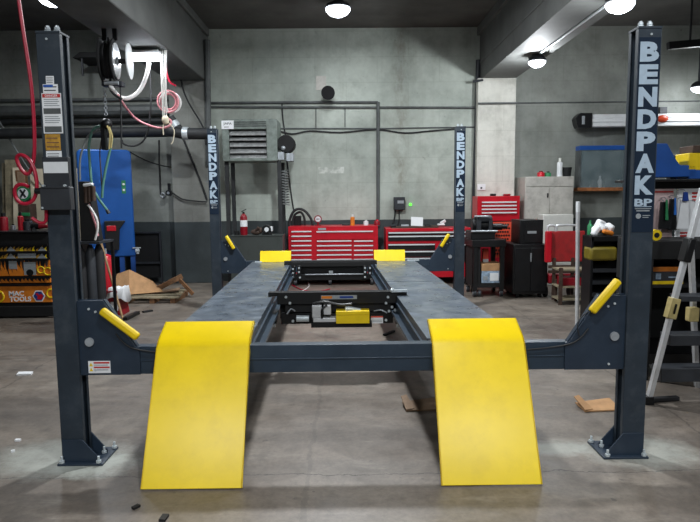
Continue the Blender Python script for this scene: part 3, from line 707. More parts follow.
p = gz(52, -2, 4.1); ceiling_lamp(p.x, p.y, 4.1, 'ceiling lamp in the left bay over the left front column', 40, .18)
p = gz(537, 62, 3.28); ceiling_lamp(p.x, p.y, 3.28, 'star bright lamp under the right beam nearer the back wall', 100, .12, BZ, True)
p2 = gz(620, 4, 3.28); ceiling_lamp(p2.x, p2.y, 3.28, 'bright lamp under the right beam over the right front column', 50, .14, BZ, True)
p3 = at(699, 88, 6.6); ceiling_lamp(p3.x, p3.y, p3.z, 'bright hanging lamp at the right edge of the picture', 26, .12, CZ, True)
tag(B('zinc').cyl((p.x, p.y-.14, BZ-.012), (p2.x, p2.y+.16, BZ-.012), .016, n=10).build('conduit'), 'silver conduit under the right beam joining two lamps', 'pipe')
# fluorescent fitting by the hose reel
FY = 4.9
a = at(131, 57, FY); b_ = at(161, 57, FY)
ft = thing('tube_lamp', 'glaring tube lamp hanging under the left beam beside the hose reel', 'lamp', ((a.x+b_.x)/2, FY, a.z-.05))
B('white').box(a.x, b_.x, FY-.12, FY+.12, a.z+.03, a.z+.06).build('tray', ft)
for dy in (-.06, .06):
    B('tube_glow').cyl((a.x, FY+dy, a.z-.01), (b_.x, FY+dy, a.z-.01), .032, n=14).build('tube', ft)
for x in (a.x+.04, b_.x-.04): B('steel').cyl((x, FY, a.z+.06), (x, FY, BZ), .006, n=6).build('hanger', ft)
l = bpy.data.lights.new('tube_light', 'AREA'); l.shape = 'RECTANGLE'; l.size = b_.x-a.x; l.size_y = .1; l.energy = 9; l.color = (.94, .97, 1)
o = bpy.data.objects.new('tube_light', l); o.location = ((a.x+b_.x)/2, FY, a.z-.08); COL.objects.link(o)

# ------------------------------------------------------------------ hose reel and hoses under the left beam
RY2 = 3.95
pc = at(111, 61, RY2); ax = Vector((1, .146, 0)).normalized(); R_ = .25
hr = thing('hose_reel', 'black hose reel with pale side discs hanging under the left beam', 'hose reel', (pc.x, RY2, pc.z-R_))
c = Vector((pc.x, RY2, pc.z))
B('black_matte').lathe(c-ax*.10, [(R_*1.0, 0), (R_*1.0, .016), (R_*.55, .02), (R_*.55, .13), (R_*.98, .135), (R_*.98, .15)], ax, 32).build('spool', hr)
B('rubber').torus(c-ax*.05, ax, R_*.68, .03).torus(c-ax*.0, ax, R_*.68, .03).build('wound_hose', hr)
B('aluminium').lathe(c+ax*.055, [(R_*.8, 0), (R_*.8, .012), (R_*.2, .016), (R_*.18, .03), (.02, .03)], ax, 32).build('side_disc', hr)
B('white').lathe(c+ax*.2, [(R_*.8, 0), (R_*.8, .012), (R_*.2, .014)], ax, 32).m('black').cyl(c+ax*.05, c+ax*.2, .03).build('outer_disc', hr)
m = B('black').bar(c+Vector((-.06, 0, R_*.9)), c+Vector((-.06, 0, BZ-c.z)), .05, .03).bar(c+Vector((.06, 0, R_*.9)), c+Vector((.06, 0, BZ-c.z)), .05, .03).bar(c+ax*.02+Vector((-.02, -.05, -R_)), c+ax*.02+Vector((-.02, -.05, R_)), .02, .02); m.build('hanger', hr)
m = B('charcoal').box(c.x-.1, c.x+.13, RY2-.06, RY2+.06, c.z-R_*1.15, c.z-R_*.95).m('steel').cyl((c.x-.06, RY2-.07, c.z-R_*1.05), (c.x+.1, RY2-.07, c.z-R_*1.05), .02); m.build('hose_guide', hr)
tag(B('white_hose').tube([at(149, 60, FY), at(147, 74, FY-.05), at(140, 90, FY-.1), at(129, 98, FY-.2), at(120, 97, FY-.3), at(113, 90, RY2-.02), at(110, 84, RY2)], .026, 10).build('air_hose'), 'thick white hose sagging from the tube lamp to the hose reel', 'hose')
HYc = 5.0
tag(B('pink_hose').tube([at(118, 95, 4.2), at(124, 105, 4.5), at(135, 118, HYc), at(148, 125, HYc), at(160, 128, HYc), at(169, 126, HYc), at(171, 121, HYc), at(166, 118, HYc)], .015, 8).build('air_hose'), 'pink and white hose swinging below the hose reel to the coil', 'hose')
cc = at(168, 101.5, HYc)
co2 = thing('hose_coil', 'coil of pink and white hose hanging under the left beam', 'hose coil', (cc.x, HYc, cc.z-.17))
for i, (rr, dx, dy) in enumerate(((.14, 0, 0), (.125, .008, .03), (.112, -.008, .06), (.135, .012, .09), (.10, 0, .02))):
    B('pink_hose' if i % 2 == 0 else 'white_hose').torus((cc.x+dx, HYc+dy, cc.z), (.05, 1, .03), rr, .013).build('loop', co2)
sx = at(163.5, 60, HYc)
st = thing('hanging_straps', 'bundle of white straps hanging from the left beam through the hose coil', 'straps', (sx.x, HYc-.05, 2.2))
for i, (du, vend) in enumerate(((-2.5, 118), (-.5, 121), (1.8, 117), (3.2, 112))):
    B('cabinet_light').tube([(at(163.5+du, 57, HYc-.06).x, HYc-.06, BZ), at(163.5+du*.8, 80, HYc-.06), at(164+du*.7, 100, HYc-.06), at(165+du*.8, vend, HYc-.06)], .008, 8).build('strap', st)
B('beige').ball(at(165.5, 120, HYc-.06), (.05, .035, .06)).tube([at(164, 121, HYc-.06), at(163, 128, HYc-.06), at(163.5, 135, HYc-.06)], .007).tube([at(168, 122, HYc-.06), at(174, 130, HYc-.06), at(173, 141, HYc-.06), at(171, 144, HYc-.06)], .007).build('knot', st)
tag(B('red_hose').tube([at(166, 64, HYc+.05), at(167, 74, HYc+.05), at(170, 82, HYc+.05), at(176, 86, HYc+.05)], .012).build('air_hose'), 'short red hose end hanging beside the white straps', 'hose')
tag(B('cable').tube([at(120, 82, RY2), at(120.5, 90, RY2), at(121, 110, RY2), at(121.5, 148, RY2)], .01, 8).build('power_cable'), 'straight black cable hanging from the hose reel', 'cable')
tag(B('cable').tube([Vector((at(150, 70, 5.25).x, 5.25, BZ+.01)), at(150.5, 85, 5.25), at(151, 100, 5.25), at(149, 125, 5.25), at(144, 140, 5.25), at(134, 146, 5.25), at(124, 144, 5.25), at(122, 140, 5.25)], .013, 8).build('power_cable'), 'black cable looping down behind the pink hose', 'cable')
tag(B('cable').tube([at(108, 83, RY2-.04), at(112, 92, RY2-.04), at(118, 97, RY2-.04), at(122, 99, RY2-.04)], .014, 8).build('power_cable'), 'short black cable under the hose guide of the reel', 'cable')
pd = at(106.5, 125, RY2)
ph = thing('air_tool', 'black air tool dangling on a chain from the hose reel', 'air tool', (pd.x, RY2, at(106, 150, RY2).z))
m = B('steel')
for i in range(9):
    z = at(106, 90+i*3, RY2).z; m.torus((pd.x, RY2, z), (1, 0, 0) if i % 2 else (0, 1, 0), .017, .005, 10, 5)
m.build('chain', ph)
B('black').ball((pd.x, RY2, at(106, 124, RY2).z), .065).box(pd.x-.06, pd.x-.01, RY2-.04, RY2+.04, at(106, 150, RY2).z, at(106, 125, RY2).z).build('body', ph, .006)
B('tan_plastic').tube([at(107, 126, RY2-.05), at(110, 134, RY2-.06), at(109, 149, RY2-.05)], .012).tube([at(109, 127, RY2-.05), at(112, 136, RY2-.06), at(111, 148, RY2-.05)], .01).build('trigger_cord', ph)
TY = 6.1
def dhose(pts, Y, r, mt, label): return tag(B(mt).tube([at(u, v, Y) for u, v in pts], r, 8).build('air_hose'), label, 'hose')
dhose([(100, 126), (93, 130), (89, 145), (90, 165), (92, 185), (97, 196), (104, 206), (108, 211)], 4.0, .016, 'green_hose', 'pale green hose hanging in front of the left side of the blue tank')
dhose([(108, 128), (112, 138), (110, 150), (106, 168), (103, 185), (102, 198)], 4.0, .016, 'green_hose', 'pale green hose hanging in front of the middle of the blue tank')
dhose([(102, 130), (90, 134), (84, 145), (80, 160), (80, 180)], 4.0, .012, 'hose_grey', 'grey hose beside the left front column and the blue tank')
dhose([(104, 128), (100, 150), (101, 172), (102, 190)], 4.0, .008, 'brown', 'thin brown line hanging between the two green hoses')
tag(B('charcoal').tube([at(107, 210, 4.0), at(109, 213.5, 4.0)], .022, 10, False, 0).build('hose_nozzle'), 'dark nozzle at the end of the pale green hoses', 'nozzle')

# ------------------------------------------------------------------ ducts and pipes on the left part of the back wall
pipe([(-30, 101), (172, 99)], 7.15, .03, 'pipe_grey', 'pipe', 'thin grey pipe highest on the left part of the back wall', 'pipe')
pipe([(-30, 112), (172, 110)], 7.1, .10, 'pipe_grey', 'wall_duct', 'wide grey duct running along the left part of the back wall', 'duct')
pipe([(-30, 122.5), (172, 120.5)], 7.12, .05, 'duct_dark', 'wall_duct', 'dark duct just below the wide grey duct', 'duct')
eh = thing('exhaust_hose', 'thick black exhaust hose with silver clamps ending at the left rear column', 'hose', (at(190, 133, 6.0).x, 6.0, 2.0))
B('duct_dark').tube([at(-30, 134, 6.7), at(150, 132, 6.7), at(170, 131, 6.05), at(185, 133.5, 6.0), at(213, 133.5, 6.0)], .085, 14).build('tube', eh)
B('zinc').cyl(at(183, 133.3, 6.0), at(188.5, 133.4, 6.0), .095, n=20).build('clamp', eh)
B('zinc').cyl(at(173, 122, 5.95), at(176.5, 127, 5.95), .07, n=20).build('clamp', eh)
B('duct_dark').cyl(at(170, 117, 5.97), at(182, 133, 6.02), .06, n=14).build('branch', eh)
pipe([(181, 80), (184, 92), (190, 105), (203, 127), (206, 145)], 6.9, .014, 'cable', 'power_cable', 'black cable running down to the left rear column from the beam', 'cable', 3)
pipe([(183, 138), (190, 155), (200, 180), (207, 200)], 6.97, .016, 'cable', 'power_cable', 'black cable sloping down the left column to the lift column', 'cable', 3)
pipe([(159, 140), (159.5, 170), (160.5, 192), (161, 194.5)], 7.1, .014, 'cable', 'pull_rope', 'dark rope with a hook hanging on the wall right of the blue tank', 'rope', 3)
pipe([(173, 193), (182, 199), (195, 201), (207, 202)], 6.95, .012, 'cable', 'wall_cable', 'thin black cable from the wall valve to the left rear column', 'cable', 3)
pipe([(130, 152), (145, 160), (160, 165), (176, 168)], 7.12, .008, 'cable', 'wall_cable', 'thin wire sagging across the wall right of the blue tank', 'cable', 3)
p = at(169, 193, 6.96)
vv = thing('wall_valve', 'small dark valve on the left concrete column', 'valve', (p.x, 6.96, p.z-.05))
B('black').cyl((p.x, 6.92, p.z), (p.x, 7.0, p.z), .05, n=14).box(p.x-.02, p.x+.02, 6.96, 7.0, p.z, p.z+.16).build('body', vv)
B('steel').cyl((p.x, 6.91, p.z), (p.x, 6.92, p.z), .022, n=12).build('knob', vv)
p = at(161, 194, 7.1); tag(B('steel').torus((p.x, WY-.011, p.z-.02), (0, 1, 0), .035, .012).build('hook'), 'steel hook at the end of the dark wall rope', 'hook')
# cupboard frame on the dado
q = pr(136, 232, 163, 262, 7.1)
rk = thing('wall_rack', 'dark metal frame against the wall right of the blue tank', 'rack', ((q[0]+q[1])/2, 7.0, 0))
m = B('charcoal')
for z in (q[2], q[3]): m.box(q[0], q[1], 6.95, 7.0, z-.015, z+.015)
for x in (q[0], q[1]): m.box(x-.012, x+.012, 6.95, 7.0, 0, q[3])
m.build('frame', rk); B('black_matte').box(q[0], q[1], 7.0, 7.02, .1, q[3]).build('back_panel', rk)

q = pr(72, 52, 99, 57.5, 6.6)
wk = thing('wall_bracket', 'dark shelf bracket on the wall behind the hose reel', 'bracket', ((q[0]+q[1])/2, 6.9, q[2]))
B('black_matte').prism([(q[0], 6.6, q[2]), (q[0]+.12, 6.6, q[3]), (q[1], 6.6, q[3]), (q[1], 6.6, q[2])], (0, WY-6.6, 0)).build('plate', wk, .006)
p = at(82, 60, 6.65); B('charcoal').cyl((p.x, 6.65, q[2]+.01), (p.x, 6.65, at(82, 76, 6.65).z), .018, n=10).build('rod', wk)

# ------------------------------------------------------------------ blue tank
tp1 = at(133, 200, TY); tz0, tz1 = at(104, 257, TY-.1).z, at(104, 149.5, TY-.1).z; TL = .76
TM = Matrix.Translation((tp1.x, TY, 0)) @ Matrix.Rotation(math.radians(20), 4, 'Z') @ Matrix.Translation((-TL, 0, 0))
def T(m): 
    for v in m.bm.verts: v.co = TM @ v.co
    return m
bt = thing('blue_tank', 'large blue sheet metal tank on legs behind the left front column', 'tank', tuple(TM @ Vector((TL/2, .33, 0))))
cr = .06; prof = [(0, tz0), (TL, tz0), (TL, tz1-cr), (TL-cr*.3, tz1-cr*.3), (TL-cr, tz1), (cr, tz1), (cr*.3, tz1-cr*.3), (0, tz1-cr)]
T(B('blue_tank').py(prof, 0, .66)).build('tank_body', bt, .02)
for x in (.06, TL-.2, TL-.04):
    for y in (.03, .58): T(B('blue').box(x-.035, x+.035, y, y+.05, 0, tz0+.01)).build('leg', bt)
T(B('blue').box(.04, TL, .04, .08, .08, .13)).build('stretcher', bt)
zz = at(124.5, 187, TY).z; xx = TL-.125
T(B('green').box(xx-.03, xx+.03, -.003, 0, zz-.1, zz+.1).m('paper').ball((xx, -.003, zz+.04), (.018, .003, .018)).box(xx-.015, xx+.015, -.005, -.002, zz-.06, zz-.03)).build('sticker', bt)['label'] = 'green sticker'
zz = at(133, 251, TY).z
T(B('zinc').cyl((TL-.01, .04, zz), (TL+.06, .04, zz), .028).cyl((TL+.03, .04, zz-.05), (TL+.03, .04, zz+.05), .02).bar((TL-.04, -.02, zz+.05), (TL+.08, -.02, zz+.05), .02, .015)).build('tap', bt)
za, zb_ = at(108, 250, TY-.25).z, at(108, 221, TY-.25).z; xa_, xb_ = TL-.42, TL-.13
hb = thing('pouch', 'black box hung on the front of the blue tank', 'box', tuple(TM @ Vector(((xa_+xb_)/2, -.1, za))))
T(B('black').py([(xa_, za), (xb_-.1, za), (xb_-.08, zb_-.12), (xb_, zb_-.02), (xb_, zb_), (xa_, zb_)], -.2, -.002)).build('body', hb, .006)
T(B('red').box(xa_+.03, xa_+.16, -.215, -.2, zb_-.15, zb_-.07)).build('label_plate', hb, .01)['label'] = 'red plate'

# ------------------------------------------------------------------ black cart with gas cylinders behind the left front column
GY = 3.2
q = pr(72, 243, 101, 300, GY)
gc = thing('cylinder_cart', 'black cart with dark cylinders right behind the left front column', 'cart', ((q[0]+q[1])/2, GY+.2, 0))
zsh = q[3]
B('charcoal').box(q[0], q[1], GY, GY+.4, zsh-.012, zsh+.012).build('shelf', gc)
B('black_matte').py([(at(74, 200, GY).x, zsh+.012), (at(92, 200, GY).x, zsh+.012), (at(86, 185, GY).x, at(80, 196, GY).z), (at(81, 185, GY).x, at(80, 181, GY).z), (at(74, 185, GY).x, at(80, 181, GY).z)], GY+.1, GY+.25).build('back_board', gc, .01)
B('black').box(q[0], q[1], GY, GY+.4, .03, .07).box(q[0], q[0]+.03, GY, GY+.4, .07, zsh).box(q[1]-.03, q[1], GY+.37, GY+.4, .07, zsh).build('frame', gc)
for i, u in enumerate((82.5, 90.5, 97)):
    x = at(u, 270, GY+.15).x; B('rubber' if i != 1 else 'charcoal').lathe((x, GY+.12+.05*i, .07), [(.055, 0), (.058, .02), (.058, zsh-.2), (.03, zsh-.13), (.02, zsh-.1)]).build('cylinder', gc)
gl = thing('tool_bundle', 'brown sleeved handles hanging beside the left front column', 'tools', (at(90, 200, GY).x, GY, 1.0))
for u in (86, 89.5, 93): 
    B('brown').cyl(at(u, 186, GY), at(u+.5, 203-(u-86)*.3, GY), .024, n=12).build('handle', gl)
B('paper').bar(at(83.5, 185.5, GY-.02), at(93, 184, GY-.02), .05, .03).build('rag', gl, .01)
dhose([(88, 205), (92, 210), (97, 220), (97.5, 230), (95, 240)], GY, .012, 'white_hose', 'white cable dangling from the brown handles')
dhose([(89, 204), (92, 214), (96, 226), (98, 236)], GY+.02, .01, 'pink_hose', 'pink cable dangling from the brown handles')
p0, p1 = at(91, 208, 3.9), at(122.5, 311, 3.9)
tag(B('stick_wood').cyl(p0, (p1.x, 3.9, .01), .014, n=10).build('broom_handle'), 'pale wooden pole leaning behind the left front column', 'pole')
p = at(107, 290, 4.6)
rc = thing('gas_cylinder', 'red gas cylinder standing left of the wood debris', 'gas cylinder', (p.x, 4.6, 0))
h = at(107, 254, 4.6).z
B('red').lathe((p.x, 4.6, 0), [(.095, 0), (.1, .02), (.1, h-.08), (.07, h-.02), (.03, h)], n=24).build('cylinder', rc)
B('steel').cyl((p.x, 4.6, h), (p.x, 4.6, h+.07), .02).build('valve', rc)
x0, x1, z0, z1 = pr(101, 291, 122, 313, 4.2)
tag(B('red_dark').py([(x0, 0), (x1, 0), (x1-.02, .12), (x1-.06, z1), (x0, z1)], 4.2, 4.45).m('paper').box(x1-.14, x1-.05, 4.194, 4.2, .06, .17).build('red_case', bevel=.01), 'dark red case with a torn pale sticker, under the white rag', 'case')
q = pr(104, 284, 124, 294, 4.18)
m = B('paper'); 
nx, ny = 9, 6; vs = []; fs = []
for i in range(nx):
    for j in range(ny):
        x = q[0]+(q[1]-q[0])*i/(nx-1); y = 4.18+.24*j/(ny-1)
        d = 0 if 0 < i < nx-1 and j > 0 else -.11
        vs.append((x+(.02*random.random()), y-(.015 if j == 0 else 0), z1+.012+.035*random.random()+d+(-.06 if i == nx-1 else 0)))
for i in range(nx-1):
    for j in range(ny-1): fs.append((i*ny+j, (i+1)*ny+j, (i+1)*ny+j+1, i*ny+j+1))
m.raw(vs, fs); o = m.build('rag'); tag(o, 'white rag draped over the dark red case', 'rag'); sm = o.modifiers.new('s', 'SOLIDIFY'); sm.thickness = .008

# wood and cardboard debris
g0 = gz(115, 300); 
q = pr(112, 278, 137, 296, 5.3)
cb_ = thing('cardboard_box', 'torn open cardboard box in the wood debris', 'cardboard', ((q[0]+q[1])/2, 5.4, 0))
B('cardboard').prism([(q[0], 5.25, .10), (q[0]+.28, 5.2, .10), (q[0]+.2, 5.45, .42), (q[0]+.02, 5.45, .36)], (.0, .012, .004)).build('flap', cb_)
B('cardboard').prism([(q[0]+.28, 5.2, .10), (q[0]+.72, 5.3, .12), (q[0]+.5, 5.5, .25), (q[0]+.2, 5.46, .42)], (0, .012, .004)).build('flap', cb_)
B('cardboard_dull').prism([(q[0]+.04, 5.3, .09), (q[0]+.6, 5.3, .09), (q[0]+.6, 5.7, .09), (q[0]+.04, 5.7, .09)], (0, 0, .01)).build('bottom', cb_)
pa = thing('wooden_pallet', 'low grey wooden pallet lying in front of the wall rack', 'pallet', (gz(160, 300).x, 5.35, 0))
xa, xb = gz(124, 302).x, gz(184, 300).x
for i, y in enumerate((5.0, 5.2, 5.4, 5.6)): B('wood_grey').box(xa+.02*i, xb-.03*i, y, y+.12, .07, .088).build('slat', pa)
for x in (xa+.05, (xa+xb)/2, xb-.12): B('wood').box(x, x+.07, 5.02, 5.7, 0, .07).build('bearer', pa)
p0, p1 = at(149, 293, 5.3), at(182, 276, 5.6)
tag(B('wood').bar(p0, p1, .03, .07).build('timber_offcut'), 'brown timber board slanting up out of the pallet', 'board')
tag(B('wood').bar(at(179, 279, 5.58), at(193, 294, 5.5), .03, .05).build('timber_offcut'), 'short brown timber propped at the right end of the pallet', 'board')
p = at(163, 288, 5.5); tag(B('cardboard_dull').obox((p.x, 5.45, .10), (.5, .2, .015), Euler((.0, -.12, .2)).to_matrix()).build('plywood_piece'), 'thin pale board lying across the pallet', 'board')
a, b_ = gz(125, 319, .02), gz(138, 312.5, .02); tag(B('black').bar(a, b_, .05, .04).build('steel_bar'), 'short black bar on the floor near the left yellow handle', 'bar')
a, b_ = gz(143, 312, .01), gz(152, 310.5, .01); tag(B('rubber').bar(a, b_, .05, .02).build('rubber_strip'), 'small black scrap on the floor right of the black bar', 'scrap')
p = gz(25, 374.5); tag(B('paper').obox((p.x, p.y, .008), (.11, .06, .016), Euler((.05, .05, .2)).to_matrix()).build('paper_scrap'), 'white scrap of paper on the floor left of the left front column', 'paper')
for i, (u, v, w, lb) in enumerate(((18, 441, .03, 'tiny white chip on the floor left of the left column foot'), (13, 452, .02, 'tinier white chip on the floor nearest the left edge'), (136, 508, .035, 'dark chip on the floor below the left ramp'), (164, 519, .05, 'dark scrap on the floor at the bottom edge of the picture'))):
    p = gz(u, v); tag(B('paper' if i < 2 else 'rubber').obox((p.x, p.y, .006), (w, w*.6, .012), Euler((0, .0, .5*i)).to_matrix()).build('floor_chip'), lb, 'chip')
def foldcard(u0, v0, u1, v1, label, mt='cardboard'):
    a, b_ = gz(u0, v1), gz(u1, v0)
    m = B(mt).prism([(a.x, a.y, .003), (b_.x, a.y+.02, .003), (b_.x, b_.y+.06, .02), (a.x-.01, b_.y, .012)], (0, 0, .008))
    m.prism([(a.x, a.y, .012), (a.x+.06, a.y+.02, .012), (a.x+.02, b_.y+.02, .06), (a.x-.02, b_.y, .055)], (0, 0, .006))
    return tag(m.build('cardboard_piece'), label, 'cardboard')
foldcard(585, 404.5, 613, 412.5, 'torn cardboard lying left of the right front column')
foldcard(406, 404, 436, 412, 'flat cardboard lying on the floor left of the right ramp', 'cardboard_dull')
p = gz(388, 334); tag(B('rubber').bar(gz(384, 335, .01), gz(394, 331, .01), .03, .02).build('rubber_strip'), 'black scrap on the floor under the nearer jack', 'scrap')

# ------------------------------------------------------------------ left edge: flame-painted tool cart and what stands behind
KY = 4.1
q = pr(-40, 246, 51, 303, KY)
kx0, kx1 = q[0], q[1]
kc = thing('tool_cart', 'black tool cart with orange flame artwork left of the left front column', 'tool cart', ((kx0+kx1)/2, KY+.3, 0))
ztop = at(20, 233, KY).z
B('black_matte').box(kx0, kx1, KY+.03, KY+.6, .10, ztop).box(kx0, kx1+.02, KY-.03, KY+.02, .02, .15).build('body', kc, .01)
rows = ((246, 251.5), (253, 258.5), (260.5, 276), (278.5, 283), (286, 302.5))
fl_rng = random.Random(3)
for i, (v0, v1) in enumerate(rows):
    r = pr(-40, v0, 50.5, v1, KY)
    base = ('black', 'black', 'orange', 'orange', 'orange')[i]
    dr = B(base).box(kx0+.02, kx1-.01, KY, KY+.03, r[2], r[3]); z0, z1 = r[2], r[3]
    for k in range(22):
        x = kx0+.05+(kx1-kx0-.1)*k/21; hgt = (z1-z0)*(.5+.5*fl_rng.random()); w = .035+.03*fl_rng.random()
        if i < 2:
            dr.m('gold' if k % 3 else 'yellow').py([(x-w*.5, z0), (x+w*.5, z0), (x+w*.2, z0+hgt*.5), (x+w*.4, z0+hgt), (x-w*.3, z0+hgt*.6)], KY-.002, KY)
        elif i < 4:
            dr.m('black' if k % 3 else 'brown').py([(x-w*.4, z1), (x+w*.6, z1), (x+w*.3, z1-hgt*.6), (x+w*.5, z1-hgt), (x-w*.2, z1-hgt*.5)], KY-.002, KY)
    if i in (0, 1):
        dr.m('label_grey')
        for u in (11, 42): a = pr(u-5, v0+.5, u+5, v1, KY); dr.py([(a[0], a[2]), (a[1], a[2]), ((a[0]+a[1])/2, a[3])], KY-.004, KY-.001)
    if i == 1: a = pr(18, 253.5, 36, 258, KY); dr.m('label_grey').box(a[0], a[1], KY-.004, KY-.001, a[2], a[3])
    if i == 2:
        a = pr(24, 262, 36, 275, KY); dr.m('label_grey').box(a[0], a[1], KY-.004, KY-.001, a[2], a[3])
        a = pr(9, 261, 17, 269, KY); dr.box(a[0], a[1], KY-.004, KY-.001, a[2], a[3])
        a = pr(26, 269, 34, 276, KY); dr.m('black').ball(((a[0]+a[1])/2, KY-.003, (a[2]+a[3])/2), ((a[1]-a[0])/2, .003, (a[3]-a[2])/2))
        a = pr(37.5, 264, 49, 275.5, KY); dr.m('yellow').torus(((a[0]*.7+a[1]*.3), KY-.002, (a[2]+a[3])/2), (0, 1, 0), .04, .008).torus(((a[0]*.1+a[1]*.9), KY-.002, (a[2]+a[3])/2-.02), (0, 1, 0), .045, .008)
    if i == 4:
        for (tx, ua, ub, va, vb) in (('MAC', 9, 24, 291, 296), ('TOOLS', 9.5, 31, 296.5, 301.5)):
            a = pr(ua, va, ub, vb, KY); dr.m('paper').text(tx, a[0], a[1], a[2], a[3], KY-.0005, .03, .003)
        c = at(39, 296, KY); hx = [(c.x+.078*math.cos(k*PI/3), c.z+.078*math.sin(k*PI/3)) for k in range(6)]; h2 = [(c.x+.064*math.cos(k*PI/3), c.z+.064*math.sin(k*PI/3)) for k in range(6)]
        dr.m('paper').py(hx, KY-.003, KY); dr.m('logo_blue').py(h2, KY-.005, KY-.003)
        dr.m('red').py([(c.x-.02, c.z-.04), (c.x+.03, c.z-.045), (c.x+.055, c.z), (c.x+.03, c.z+.03), (c.x, c.z+.01), (c.x-.01, c.z+.04), (c.x-.04, c.z+.03), (c.x-.015, c.z-.005)], KY-.0065, KY-.005)
        dr.m('yellow').torus((at(-2, 297, KY).x, KY-.001, c.z), (0, 1, 0), .07, .012).torus((at(51, 293, KY).x, KY-.001, c.z+.03), (0, 1, 0), .05, .01)
    o = dr.build('drawer', kc)
    B('black').box(kx0+.02, kx1-.01, KY-.02, KY, z1, z1+.022).build('pull', o)
for x in (kx0+.15, kx1-.35, kx1-.12):
    for y in (KY+.1, KY+.5): B('rubber').cyl((x-.03, y, .07), (x+.03, y, .07), .07, n=18).build('caster', kc)
B('black').box(kx0-.02, kx1+.01, KY-.01, KY+.62, ztop, ztop+.02).build('top', kc, .004)
zt = ztop+.02
for i, (u, v, r, mm, lb) in enumerate(((3, 213, .05, 'red_dark', 'dark red can at the far left of the flame-painted cart'), (20, 212, .035, 'red', 'slim red bottle in the middle of the flame-painted cart'), (27, 219, .06, 'charcoal', 'grey squat jar on the flame-painted cart'), (13, 224, .03, 'steel', 'small steel socket tin on the flame-painted cart'))):
    bottle('spray_can', u, v, 230, KY+.25+.04*i, r, (mm, 'black'), lb, 'can', zt)
x0, x1, z0, z1 = pr(32, 226, 48, 232, KY+.2); 
dg = thing('air_drill', 'black and red power tool on the flame-painted cart beside the lift', 'power tool', ((x0+x1)/2, KY+.2, zt))
B('black').cyl((x0, KY+.2, zt+.05), (x1-.1, KY+.2, zt+.05), .04, n=14).bar((x0+.05, KY+.2, zt+.05), (x0+.02, KY+.16, zt+.0), .05, .04).build('body', dg); B('red_dark').cyl((x1-.1, KY+.2, zt+.05), (x1, KY+.2, zt+.05), .035, .02, n=14).build('nose', dg)
# boards, panel, round sign
BYL = 6.38
for i, (u, v0, w, mm, lb) in enumerate(((4, 163, .05, 'wood_grey', 'grey plank at the left edge leaning on the wall'), (12, 160, .09, 'wood_grey', 'wide grey plank second from the left edge'), (20.5, 168, .07, 'beige', 'pale plank left of the green round sign'))):
    x = at(u, 200, 6.75).x; z = at(u, v0, 6.85).z
    tag(B(mm).bar((x+.03, 6.62-.07*i, .0), (x, 6.86-.07*i, z), .025, w*2, (1, 0, 0)).build('wooden_plank'), lb, 'plank', 'planks leaning by the wall')
q = pr(27, 168, 76, 262, 6.75); tag(B('beige').obox(((q[0]+q[1])/2, 6.9, q[3]/2), (q[1]-q[0], .04, q[3]), Euler((-.05, 0, 0)).to_matrix()).build('panel_board', bevel=.004), 'tall beige panel standing behind the planks', 'panel')
q = pr(15.5, 170, 27, 185, BYL+.3); tag(B('wood').box(q[0], q[1], BYL+.3, BYL+.33, q[2], q[3]).m('cardboard_dull').box(q[0]+.03, q[1]-.03, BYL+.29, BYL+.3, q[2]+.03, q[3]-.03).build('wood_frame', bevel=.004), 'brown wooden square above the green round sign', 'board')
p = at(23, 193.5, BYL+.2)
gs = thing('round_sign', 'green and white round sign behind the red hose', 'sign', (p.x, BYL+.2, p.z-.11))
B('green').cyl((p.x, BYL+.2, p.z), (p.x, BYL+.22, p.z), .118, n=28).build('disc', gs)
m = B('paper').cyl((p.x, BYL+.195, p.z), (p.x, BYL+.2, p.z), .085, n=28).m('ink').obox((p.x, BYL+.193, p.z), (.03, .006, .15), Euler((0, .6, 0)).to_matrix()).obox((p.x, BYL+.193, p.z), (.03, .006, .15), Euler((0, -.6, 0)).to_matrix()); m.build('symbol', gs)
q = pr(18, 204, 30, 216, 6.1); tag(B('brown').box(q[0], q[1], 6.1, 6.3, 0, q[3]).m('green').box(q[0], q[1], 6.09, 6.1, q[2], q[2]+.05).build('crate', bevel=.01), 'tall brown box below the green round sign', 'box')
# red air hose down the left side, and the grey cable
HZ = -.02
hx = [at(u, v, .05) for u, v in ((18, -6), (22, 20), (27, 50), (32, 82), (35, 112), (36.5, 140), (36, 160), (33, 172), (29, 174), (24, 168), (21, 160), (23, 156), (28, 156), (34, 160), (39, 168), (42, 178), (43, 188), (41, 198), (36, 203), (29, 203), (24, 197), (23.5, 190), (27, 185.5), (33, 185), (38, 187))]
hx = [Vector((p.x, .05-.004*i, p.z)) for i, p in enumerate(hx)]
tag(B('red_hose').tube(hx, .0095, 10, False, 5).build('air_hose'), 'red coiled air hose hanging beside the left front column', 'hose')
tag(B('red_hose').tube([at(u, v, -.01) for u, v in ((46, 208), (46, 220), (43, 223), (38, 222), (32, 218))], .009, 8).build('air_hose'), 'lower red hose tail disappearing below the control box', 'hose')
tag(B('hose_grey').tube([at(u, v, Y) for u, v, Y in ((-8, 108, 6.8), (10, 140, 6.8), (28, 168, 6.8), (42, 186, 6.84), (52, 198, 6.86))], .012, 8).build('power_cable'), 'grey cable slanting down from the left edge behind the red hose', 'cable')

